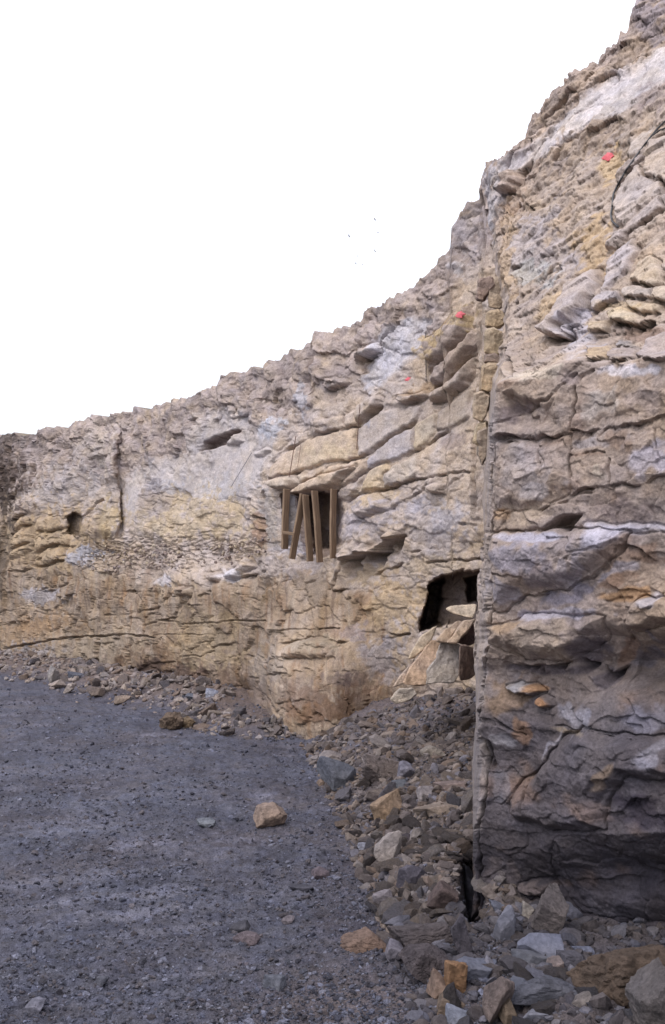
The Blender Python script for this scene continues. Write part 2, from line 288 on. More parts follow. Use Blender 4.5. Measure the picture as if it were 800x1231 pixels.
# ---- traced relief of the left wall (photo pixels) -------------------------------------------------
A5 = (370, 380, 4); A6 = (400, 540, 4); A1 = (0, 500, 4); A2 = (0, 680, 4); A4 = (180, 640, 4); A7 = (290, 690, 4); A3 = (180, 460, 4)
BW = (300, 380, 2.5)
LEFT = [
 # thin beds over the old workings
 ('g', [(583, 325), (580, 380), (577, 430), (575, 500), (573, 560), (571, 620)], 2.4, .3),
 ('l', Z(*BW, 60,440, 110,395, 200,360, 260,342, 330,328, 360,300, 400,268), .16, 4.5),
 ('l', Z(*BW, 55,492, 100,482, 160,466, 230,440, 320,428, 370,402, 420,367, 490,322, 512,292, 525,268), .14, 4),
 ('l', Z(*BW, 145,520, 165,500, 200,480, 240,448, 300,432), .10, 3.5),
 ('l', Z(*BW, 255,522, 320,492, 350,463, 380,446, 440,435, 490,412, 530,390, 570,352, 600,342), .14, 4),
 ('l', Z(*A6, 60,252, 100,222, 150,206, 240,192, 300,172, 360,152, 420,142, 520,127, 580,112, 680,110), .12, 4),
 ('l', Z(*A6, 330,248, 380,217, 440,197, 470,160), .08, 4),
 ('l', Z(*A5, 585,275, 610,235, 680,185, 740,135, 782,80), .26, 7),
 ('l', Z(*A5, 588,338, 640,328, 680,292, 740,242, 800,192, 830,150), .26, 7),
 ('l', Z(*A5, 580,418, 640,417, 690,388, 760,333), .18, 6),
 ('l', Z(*A5, 440,420, 480,425, 530,400, 560,392), .16, 6),
 ('g', Z(*A5, 240,440, 238,520, 235,650), 1.4, .12),
 ('g', Z(*A5, 565,90, 568,200, 570,300, 580,350), 1.6, .2),
 ('g', Z(*A5, 505,500, 505,580, 510,640), 1.4, .1),
 ('g', Z(*A5, 600,455, 612,520, 615,560), 1.3, .08),
 ('g', Z(*A5, 175,480, 182,530), 1.3, .08),
 # overhung block high on the slope, rough joints
 ('l', Z(*A5, 228,222, 255,205, 300,190, 342,170), .3, 12),
 ('g', Z(*A5, 255,225, 260,300), 1.5, .14), ('g', Z(*A5, 215,30, 218,160), 1.5, .12),
 ('g', Z(*A5, 85,325, 105,360, 140,345), 1.6, .14), ('g', Z(*A5, 350,140, 400,90, 440,30), 2, .2),
 ('g', [(579, 232), (580, 270), (580, 320)], 2.2, .35),
 ('g', [(512, 405), (513, 440), (513, 470)], 1.2, .1), ('g', [(511, 356), (512, 380)], 1.4, .15),
 ('b', Z(*A5, 350,385, 370,400, 350,440, 290,480, 240,515, 245,430, 300,400), .14, 3),
 ('b', Z(*A5, 445,400, 480,375, 520,385, 560,350, 575,380, 540,405, 470,425), .16, 3),
 ('b', Z(*A5, 225,185, 260,150, 345,130, 345,165, 290,190, 230,215), .12, 4),
 ('b', Z(*A5, 90,330, 110,300, 180,300, 200,320, 160,340, 110,355), .15, 2.5),
 # right of the workings: big overhang
 ('l', Z(*A6, 45,532, 100,522, 150,500, 205,490, 240,447, 300,420, 322,408), 1.3, 13),
 ('l', Z(*A6, 345,420, 365,395, 400,375), .3, 6), ('l', Z(*A6, 95,325, 140,330, 185,345), .22, 6),
 ('l', Z(*A6, 180,603, 220,582, 280,562, 320,542), .09, 4), ('l', Z(*A6, 605,350, 640,355, 680,365), .22, 6),
 ('l', Z(*A6, 360,492, 420,482), .06, 3), ('l', Z(*A6, 440,545, 540,532, 620,527, 710,522), .06, 3),
 ('g', Z(*A6, 422,500, 424,640, 425,800), 1.0, .05), ('g', Z(*A6, 50,540, 30,600, 5,640), 2.2, .25),
 ('b', Z(*A6, 100,300, 120,230, 200,210, 260,250, 270,290, 200,310, 150,330), .16, 6),
 ('b', Z(*A6, 470,185, 520,160, 560,165, 550,215, 500,215), .12, 4),
 ('g', Z(*A6, 640,450, 650,490, 660,520), 1.2, .06), ('g', Z(*A6, 545,200, 560,180, 600,150, 640,130), 1.4, .07),
 # pale slab with the dark pocket
 ('b', Z(*A3, 240,330, 260,290, 340,240, 430,225, 440,240, 380,270, 350,300, 290,325), -.28, 3),
 ('b', Z(*A3, 370,290, 400,250, 440,235, 450,280, 420,300, 385,300), .09, 4),
 ('l', Z(*A3, 200,180, 250,165, 290,135, 330,110, 420,100), .25, 8), ('b', Z(*A3, 500,355, 500,335, 560,310, 580,330, 530,355), .07, 3),
 ('l', Z(*A3, 575,390, 620,375, 650,320, 700,310), .16, 5),
 ('b', Z(*A3, 590,480, 640,450, 700,440, 720,470, 700,515, 630,515), .2, 4),
 ('b', Z(*A3, 710,520, 740,495, 800,460, 900,430, 1000,400, 900,500, 830,515, 800,525, 750,550, 715,540), .16, 4),
 ('g', Z(*A3, 545,530, 540,620, 530,700), 3, .18), ('g', Z(*A3, 480,560, 475,660, 500,720), 2, .15), ('l', Z(*A3, 485,640, 540,655), .15, 5), ('l', Z(*A3, 480,700, 540,712), .15, 5),
 # far beds, left
 ('l', Z(*A1, 45,505, 75,490, 105,468, 145,472), .28, 5), ('l', Z(*A1, 50,570, 75,545, 105,528, 142,522), .22, 4),
 ('l', Z(*A1, 48,640, 90,622, 138,605), .22, 4), ('l', Z(*A1, 58,682, 95,682, 120,665, 150,640), .22, 4),
 ('l', Z(*A1, 180,548, 215,556, 255,555, 285,540, 320,540), .25, 5), ('l', Z(*A1, 165,660, 215,632, 270,612, 320,622, 360,626), .28, 6),
 ('l', Z(*A1, 150,722, 205,718, 260,698, 305,692), .18, 4), ('l', Z(*A1, 50,742, 100,746, 150,722), .14, 3), ('l', Z(*A1, 165,690, 200,680), .16, 4),
 ('l', Z(*A1, 550,510, 580,492, 605,480), .18, 4),
 ('g', Z(*A1, 148,500, 155,600, 150,720), 1.6, .16), ('g', Z(*A1, 410,480, 440,440, 480,400), 2, .2),
 ('g', Z(*A1, 572,110, 574,260, 555,330, 550,420, 540,500), 1.6, .08), ('l', Z(*A1, 445,170, 480,150), .14, 5),
 ('g', Z(*A1, 255,130, 260,180), 1.6, .15), ('g', Z(*A1, 300,190, 330,170), 1.6, .12), ('g', Z(*A1, 130,240, 100,330, 60,400), 3, .25),
 ('l', Z(*A2, 205,125, 260,115, 325,80), .16, 6), ('l', Z(*A2, 380,232, 405,195, 440,160, 490,148), .16, 6),
 ('l', Z(*A2, 30,285, 100,240, 160,216, 240,235, 300,230, 380,236), .1, 3), ('l', Z(*A2, 500,236, 600,232, 680,216, 750,206), .09, 3),
 ('l', Z(*A2, 20,400, 80,385, 150,375, 240,360, 320,345, 400,340, 480,338, 600,330, 680,335, 745,345), .12, 4), ('g', Z(*A2, 20,400, 80,385, 150,375, 240,360, 320,345, 400,340, 480,338, 600,330, 680,335, 745,345), 1.5, .13),
 ('g', Z(*A2, 690,288, 760,265, 830,250), 1.4, .1), ('l', Z(*A2, 180,430, 260,445, 340,460, 400,476, 480,486, 560,485, 640,492, 740,470, 850,455), .16, 5),
 ('g', Z(*A2, 350,300, 375,240, 380,200), 2, .07), ('l', Z(*A2, 560,125, 640,120, 760,130), .1, 4), ('g', Z(*A2, 240,365, 262,440), 1.2, .06),
 ('g', Z(*A2, 740,120, 748,340), 1.4, .08), ('l', Z(*A2, 640,530, 720,520, 830,500), .12, 5),
 # slab right of the joint
 ('g', Z(*A4, 132,290, 136,440, 138,600, 150,760), 1.6, .2),
 ('g', Z(*A4, 135,438, 200,441, 300,437, 380,425, 480,425, 560,428), 1.4, .12), ('g', Z(*A4, 0,436, 60,425, 130,437), 1.3, .08),
 ('g', Z(*A4, 0,500, 60,490, 150,492, 330,488), 1.1, .05), ('l', Z(*A4, 285,550, 360,536, 420,521, 490,512), .14, 4),
 ('g', Z(*A4, 150,600, 200,590, 240,600, 290,570), 1.2, .07), ('l', Z(*A4, 365,238, 430,217, 500,197, 545,180), .2, 6),
 ('b', Z(*A4, 355,215, 370,190, 410,165, 430,130, 470,60, 490,70, 470,120, 500,160, 440,200, 390,228), .13, 6),
 ('b', Z(*A4, 0,250, 20,215, 60,195, 100,235, 95,262, 40,262), .025, 6), ('b', Z(*A4, 130,300, 135,265, 180,258, 215,270, 200,305), .14, 3),
 ('b', Z(*A4, 290,225, 300,195, 340,190, 350,215, 325,240), .15, 4),
 ('g', Z(*A4, 520,190, 510,260, 485,330), 2, .06), ('g', Z(*A4, 640,320, 635,400, 640,540), 2, .08),
 # buttress
 ('g', Z(*A7, 140,272, 250,266, 330,266, 470,262), 1.3, .09), ('l', Z(*A7, 180,332, 250,326, 310,300, 360,296, 400,312, 450,327, 505,327), .12, 4),
 ('l', Z(*A7, 180,398, 250,406, 340,412, 430,407, 500,432, 585,420), .2, 6), ('l', Z(*A7, 560,278, 620,277, 680,266, 740,291, 800,286), .14, 4),
 ('l', Z(*A7, 430,82, 520,72, 560,66), .14, 4), ('l', Z(*A7, 370,217, 430,213, 500,202), .12, 3.5), ('l', Z(*A7, 430,470, 480,462, 550,470), .25, 9),
 ('l', Z(*A7, 620,325, 690,315, 745,300), .1, 4), ('l', Z(*A7, 40,500, 110,490, 180,475, 250,465), .12, 5), ('g', Z(*A7, 205,500, 215,560, 190,620), 1.6, .07),
 ('g', Z(*A7, 430,400, 420,520, 405,560), 1.6, .09), ('l', Z(*A7, 305,705, 350,715, 395,708), .2, 6), ('l', Z(*A7, 190,200, 240,155), .12, 5),
 ('l', Z(*A7, 170,625, 240,615, 330,590), .14, 6), ('g', Z(*A7, 580,60, 575,200), 1.3, .06), ('g', Z(*A7, 585,150, 700,148, 800,155), 1.0, .03),
 ('b', Z(*A7, 215,395, 225,340, 310,308, 370,300, 440,345, 435,400, 330,408), .1, 6),
]
HOLE_PROPS = [(338, 592), (348, 591), (357, 595), (365, 597), (378, 593), (386, 590), (396, 591), (402, 588), (408, 602), (413, 617), (410, 640), (407, 655), (401, 666), (386, 672), (366, 667), (346, 658), (337, 655)]
HOLE_PORTAL = Z(470, 660, 5.333, 180,530, 195,450, 205,380, 215,280, 225,215, 260,190, 340,160, 360,150, 430,130, 455,115, 460,140, 520,130, 600,122, 600,480, 420,480, 300,510, 230,520)
HOLE_FAR = Z(*A1, 325,480, 345,462, 375,470, 410,480, 402,530, 388,585, 345,577, 320,570)
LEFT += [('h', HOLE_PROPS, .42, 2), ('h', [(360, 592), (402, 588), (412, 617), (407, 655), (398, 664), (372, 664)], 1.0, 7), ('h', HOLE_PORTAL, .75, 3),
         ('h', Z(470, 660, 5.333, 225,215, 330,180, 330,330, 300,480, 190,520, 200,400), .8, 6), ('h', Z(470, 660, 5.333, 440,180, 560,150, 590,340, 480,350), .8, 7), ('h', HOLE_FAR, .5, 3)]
LEFT_PIECES = [   # beds that can be told apart: (name, outline)
 ('sandstone_slab', Z(*BW, 58,488, 65,450, 110,405, 200,362, 260,346, 325,334, 322,424, 230,438, 160,463, 100,480)),
 ('sandstone_slab', Z(*BW, 330,422, 328,332, 400,285, 480,270, 520,268, 505,295, 490,318, 420,362, 370,398)),
 ('sandstone_slab', Z(*BW, 85,520, 90,495, 150,478, 190,480, 145,512, 130,525)),
 ('sandstone_slab', Z(*BW, 145,522, 200,486, 240,452, 300,436, 350,430, 348,460, 320,488, 250,522, 190,530, 150,538)),
 ('sandstone_slab', Z(*BW, 352,460, 352,430, 420,372, 490,330, 492,405, 440,430, 385,440)),
 ('sandstone_slab', Z(*BW, 496,402, 494,330, 552,290, 560,342, 530,385)),
 ('sandstone_slab', Z(*BW, 562,340, 556,290, 600,262, 650,225, 672,215, 660,300, 600,336)),
 ('sandstone_slab', Z(*A5, 575,270, 570,120, 640,60, 700,10, 790,-60, 785,70, 740,130, 680,178, 610,228)),
 ('sandstone_slab', Z(*A5, 590,330, 595,275, 620,230, 690,185, 780,95, 810,60, 820,150, 740,238, 680,288, 640,322)),
 ('sandstone_slab', Z(*A5, 582,412, 590,345, 650,330, 750,240, 810,190, 800,260, 760,328, 690,382, 640,410)),
 ('sandstone_slab', Z(*A6, 20,235, 10,205, 60,178, 120,145, 150,115, 120,190, 60,245)),
 ('sandstone_slab', Z(*A6, 130,200, 150,150, 185,85, 260,65, 280,90, 240,130, 230,185)),
 ('sandstone_slab', Z(*A6, 240,185, 250,130, 290,80, 410,30, 415,120, 400,138, 300,168)),
 ('sandstone_slab', Z(*A5, 0,575, 55,555, 60,510, 150,480, 175,485, 180,535, 120,548)),
 ('sandstone_slab', Z(*A5, 183,532, 178,480, 238,440, 240,515)),
 ('bed_block', Z(*A1, 45,500, 75,470, 100,450, 145,470, 105,466)),
 ('bed_block', Z(*A1, 48,568, 50,515, 100,490, 142,485, 140,518, 105,524)),
 ('bed_block', Z(*A1, 46,636, 50,580, 100,550, 142,535, 135,602, 90,618)),
 ('bed_block', Z(*A1, 60,680, 50,650, 90,632, 145,615, 148,638, 118,662)),
 ('bed_block', Z(*A1, 180,545, 185,500, 240,480, 320,470, 320,535, 255,552)),
 ('bed_block', Z(*A1, 160,655, 165,590, 200,560, 320,550, 340,590, 320,618, 215,628)),
 ('bed_block', Z(*A1, 152,718, 165,665, 270,620, 310,630, 302,688, 205,714)),
]

# ---- traced relief of the near block and the slope above it ----------------------------------------
B8 = (600, 130, 4); B1 = (600, 300, 4); B2 = (580, 440, 3.636); B3 = (580, 620, 3.636); B4 = (580, 780, 3.636); B5 = (560, 960, 3.333)
P_A = Z(*B1, 220,395, 235,360, 290,270, 350,180, 400,130, 470,100, 475,150, 460,220, 420,280, 360,330, 300,370, 290,410, 250,430)
P_B = Z(*B1, 640,155, 650,110, 700,60, 740,35, 775,55, 800,90, 790,160, 750,185, 690,170)
P_C = Z(*B1, 600,225, 610,195, 640,180, 750,195, 755,235, 690,245, 620,240)
P_D = Z(*B1, 760,232, 765,195, 800,178, 860,170, 860,250, 800,258)
P_E = Z(*B1, 608,252, 640,255, 740,260, 785,278, 780,300, 700,306, 640,286)
P_F = Z(*B1, 520,325, 600,288, 690,322, 640,355, 550,347)
P_G = Z(*B1, 425,370, 440,330, 520,350, 505,392, 450,388)
P_H = Z(*B1, 398,505, 410,462, 500,445, 530,460, 520,522, 440,520)
P_I = Z(*B1, 525,525, 530,475, 600,465, 650,482, 640,527)
P_J = Z(*B1, 532,462, 540,430, 600,430, 642,466, 600,462)
P_K = Z(*B1, 652,520, 680,480, 740,430, 800,402, 900,390, 900,530, 800,532)
P_L = Z(*B8, 575,560, 565,440, 600,370, 690,290, 720,330, 790,355, 800,400, 720,480, 620,560)
P_M = Z(*B8, 520,690, 540,640, 620,550, 720,470, 800,400, 800,490, 740,528, 680,558, 620,608, 560,678)
P_N = Z(*B8, 590,370, 575,350, 600,290, 690,225, 715,240, 680,285, 620,340)
P_O = Z(*B8, 720,325, 720,260, 760,170, 800,150, 900,130, 900,360, 800,352, 760,348)
P_P = Z(*B8, 515,800, 520,740, 570,690, 660,630, 640,700, 620,770, 560,830, 500,900)
P_Q = Z(*B1, 430,295, 450,250, 520,200, 580,200, 580,240, 500,275)
P_R = Z(*B8, 610,215, 625,165, 680,115, 760,95, 720,150, 670,220, 640,235)
RIGHT = [
 ('b', P_A, .16, 4), ('b', P_B, .10, 3.5), ('b', P_C, .08, 2.5), ('b', P_D, .1, 3), ('b', P_E, .06, 2), ('b', P_F, .08, 2.5), ('b', P_G, .08, 3),
 ('b', P_H, .09, 3), ('b', P_I, .08, 3), ('b', P_J, .04, 2), ('b', P_K, .09, 3), ('b', P_L, .09, 3), ('b', P_M, .09, 3), ('b', P_N, .08, 2.5), ('b', P_O, .12, 3.5), ('b', P_P, .08, 2.5), ('b', P_Q, .06, 2), ('b', P_R, .05, 4),
 ('l', Z(*B1, 215,398, 250,432, 290,415, 320,370, 370,335, 430,280, 465,225), .30, 6), ('l', Z(*B1, 400,512, 440,525, 520,527, 600,530, 690,527), .18, 5),
 ('l', Z(*B1, 525,335, 560,350, 640,358, 700,340, 800,335), .34, 13), ('l', Z(*B8, 520,700, 560,685, 620,615, 680,565, 740,533, 790,500), .12, 5),
 ('l', Z(*B8, 575,372, 620,345, 680,290, 720,240), .15, 4), ('l', Z(*B8, 720,332, 760,352, 900,362), .2, 5), ('l', Z(*B1, 640,160, 690,178, 750,192, 800,180), .1, 3),
 ('l', Z(*B1, 430,300, 500,280, 580,245), .1, 4), ('l', Z(*B8, 640,480, 690,440, 730,410), .06, 3), ('l', Z(*B8, 600,425, 640,390), .05, 3),
 ('g', Z(*B8, 250,498, 268,548, 296,592), 1.5, .12), ('g', Z(*B8, 105,400, 120,450, 165,485), 2.4, .2), ('g', Z(*B8, 110,460, 105,560), 1.6, .15),
 ('l', Z(*B8, 120,470, 180,462), .2, 5), ('g', Z(*B1, 105,140, 108,200, 100,270), 2, .12), ('g', Z(*B1, 30,480, 45,540, 45,600), 4, .35), ('l', Z(*B1, 80,80, 130,75), .15, 5),
 ('l', Z(*B8, 230,405, 290,420, 350,400), .06, 4), ('l', Z(*B8, 300,350, 350,330), .05, 4), ('l', Z(*B8, 420,490, 500,480), .07, 4), ('l', Z(*B8, 190,700, 250,690), .08, 4),
 ('b', Z(*B8, 10,420, 15,370, 60,330, 110,310, 115,370, 80,415), .25, 4),
 ('g', [(604, 250), (604, 300), (607, 345)], 1.6, .14), ('g', [(612, 245), (611, 262), (608, 300)], 1.4, .1),
 # near block face
 ('g', [(593, 510), (589, 600), (585, 700), (581, 800), (580, 860)], 1.8, .10), ('g', [(580, 850), (579, 920), (577, 990), (575, 1050), (574, 1120)], 2.4, .2), ('g', [(577, 640), (575, 720), (571, 800)], 1.5, .1),
 ('b', Z(*B3, 0,75, 450,60, 660,60, 600,190, 430,275, 350,320, 160,350, 60,408, 0,405), .12, 24), ('b', Z(*B3, 380,500, 640,470, 900,500, 900,760, 560,780, 380,640), -.14, 22), ('b', Z(*B2, 30,320, 380,300, 385,545, 250,640, 30,640), .05, 16),
 ('b', Z(*B2, 90,300, 90,120, 240,150, 330,110, 330,260, 240,290), -.06, 18),
 ('l', Z(*B2, 40,312, 80,300, 150,317, 240,307, 340,286, 400,272, 460,292, 540,291, 600,271, 660,246, 800,226, 900,215), .17, 8),
 ('g', Z(*B2, 400,95, 394,150, 392,200, 386,275), 2.4, .10), ('b', Z(*B2, 90,190, 85,120, 140,100, 230,150, 260,190, 170,215, 110,205), -.07, 8),
 ('g', Z(*B2, 60,255, 130,210, 210,180, 280,150, 350,90, 420,45), 2.5, .035), ('g', Z(*B2, 400,95, 430,60, 480,20), 2, .05),
 ('l', Z(*B2, 380,565, 440,542, 540,522, 640,522, 700,516, 800,482, 900,470), .08, 5), ('g', Z(*B2, 385,360, 390,450, 398,545), 2.6, .035), ('l', Z(*B2, 385,385, 450,390, 545,382), .04, 4),
 ('g', Z(*B2, 225,345, 245,400, 265,465), 2.4, .03), ('g', Z(*B2, 560,420, 575,520), 2, .04), ('g', Z(*B2, 780,255, 765,320, 790,390), 2, .03),
 ('b', Z(*B2, 240,718, 300,692, 370,650, 432,648, 405,700, 400,722), -.22, 4), ('l', Z(*B2, 75,712, 120,715, 150,718), .06, 4), ('l', Z(*B2, 20,690, 50,700), .07, 5),
 ('l', Z(*B2, 20,655, 60,665, 100,655), .05, 4), ('g', Z(*B2, 250,640, 330,610, 400,570, 520,540), 2, .03),
 ('l', Z(*B2, 75,325, 130,340, 180,330), .04, 4), ('b', Z(*B2, 445,690, 520,680, 640,680, 760,690, 800,700, 800,720, 640,715, 560,800, 400,800, 420,730), .05, 14),
 ('l', Z(*B3, 55,412, 100,400, 130,372, 160,352, 250,350, 350,325, 430,282, 520,242, 610,195), .17, 12), ('l', Z(*B3, 20,262, 100,258, 180,262), .035, 4),
 ('l', Z(*B3, 590,200, 605,140, 640,112, 700,145, 750,185), .16, 10), ('l', Z(*B3, 540,365, 590,350, 645,352), .12, 6), ('l', Z(*B3, 700,385, 730,420, 800,400), .16, 9),
 ('b', Z(*B3, 0,480, 200,438, 400,455, 530,445, 500,560, 350,620, 200,625, 60,590, 0,560), .09, 18), ('l', Z(*B3, 0,500, 60,490, 100,480), .05, 3),
 ('l', Z(*B3, 80,650, 150,647, 250,645, 330,630, 400,612, 480,640, 540,690, 600,660), .42, 16), ('l', Z(*B3, 380,600, 450,590, 500,610), .12, 12),
 ('l', Z(*B3, 560,660, 590,560, 625,480), .12, 14), ('b', Z(*B3, 620,470, 660,380, 700,350, 760,380, 800,360, 900,360, 900,470, 760,470, 700,500, 650,500), .12, 8),
 ('b', Z(*B4, 90,170, 150,150, 230,165, 260,190, 200,215, 130,190), .09, 4), ('b', Z(*B4, 235,230, 260,205, 300,215, 310,250, 270,275, 235,255), .08, 4),
 ('l', Z(*B4, 300,348, 340,350, 440,348, 580,362), .06, 5), ('l', Z(*B4, 20,535, 60,545, 140,545), .035, 4), ('g', Z(*B4, 20,680, 60,685, 110,640, 150,595), 1.6, .04), ('g', Z(*B4, 185,580, 190,640, 195,710), 2, .05),
 ('b', Z(*B4, 100,680, 150,595, 240,505, 330,435, 400,372, 450,345, 620,365, 760,380, 900,400, 900,560, 640,560, 590,620, 550,700, 540,790, 300,790, 120,740), .12, 14),
 ('l', Z(*B4, 100,662, 140,670, 190,668), .04, 4), ('l', Z(*B4, 190,690, 260,692), .03, 3), ('l', Z(*B4, 620,380, 700,390, 800,395), .05, 5), ('b', Z(*B4, 520,680, 500,640, 520,560, 600,545, 580,620, 540,680), -.05, 4),
 ('l', Z(*B4, 620,460, 680,465, 740,455, 800,450), .05, 6), ('g', Z(*B4, 60,300, 100,350, 150,380), 2, .05), ('l', Z(*B4, 0,290, 40,300, 80,320), .12, 9), ('b', Z(*B4, 0,390, 30,400, 30,520, 0,520), -.08, 4),
 ('l', Z(*B5, 230,112, 320,128, 400,130, 480,150, 540,185, 620,212, 700,250, 800,282, 900,300), .15, 14), ('l', Z(*B5, 90,215, 160,212, 215,205), .06, 5),
 ('l', Z(*B5, 440,228, 520,240, 600,240), .04, 4), ('l', Z(*B5, 705,322, 740,335, 785,325), .05, 4), ('b', Z(*B5, 350,165, 400,158, 460,165, 520,190, 620,240, 800,310, 900,330, 900,500, 600,500, 430,440, 350,340, 330,230), .05, 26),
 ('l', Z(*B5, 290,215, 330,240, 345,280, 340,300), .08, 6), ('b', Z(*B5, 200,350, 240,330, 320,330, 350,360, 300,390, 220,385), .06, 5),
 ('l', Z(*B5, 560,30, 570,60, 640,30, 700,0, 760,-20), .2, 22),
]
RIGHT_PIECES = [('leaning_slab', P_A), ('sandstone_block', P_B), ('sandstone_block', P_C), ('sandstone_block', P_D), ('sandstone_block', P_E), ('sandstone_block', P_F), ('sandstone_block', P_G),
                ('sandstone_block', P_H), ('sandstone_block', P_I), ('sandstone_block', P_J), ('sandstone_block', P_K), ('rounded_slab', P_L), ('rounded_slab', P_M), ('rounded_slab', P_N), ('rounded_slab', P_O), ('rounded_slab', P_P), ('rounded_slab', P_Q), ('rounded_slab', P_R),
 ('bedrock_block', Z(*B2, 60,300, 60,110, 90,70, 250,40, 400,0, 450,10, 400,90, 390,200, 384,268, 240,302, 150,312)),
 ('bedrock_block', Z(*B2, 396,268, 398,200, 405,95, 480,20, 560,0, 760,20, 900,20, 900,210, 800,222, 660,242, 540,286, 460,288)),
 ('bedrock_block', Z(*B2, 45,325, 150,320, 240,312, 375,290, 383,360, 395,540, 250,630, 100,650, 30,640)),
 ('bedrock_block', Z(*B2, 388,380, 388,300, 540,300, 660,255, 760,245, 765,320, 790,400, 800,478, 700,512, 560,520, 400,545)),
 ('bedrock_block', Z(*B3, 20,80, 380,75, 600,90, 600,190, 430,275, 350,320, 160,348, 60,400, 20,390)),
 ('bedrock_block', Z(*B3, 0,480, 200,440, 400,455, 530,445, 480,580, 330,625, 80,645, 0,600)),
 ('bedrock_block', Z(*B4, 120,700, 150,595, 240,505, 330,435, 450,350, 620,370, 900,400, 900,550, 640,560, 540,790, 300,800)),
]

def skytop(qx, extra=0): 
    y = itp(qx, SKY)
    r1 = perlin(qx / 11., qx * 0 + 3.3, 5); return y + 3.2 * r1 + 2.4 * np.tanh(4 * perlin(qx / 6.5, qx * 0 + 1.3, 7)) + 1.6 * perlin(qx / 3., qx * 0 + 8.3, 6) + extra

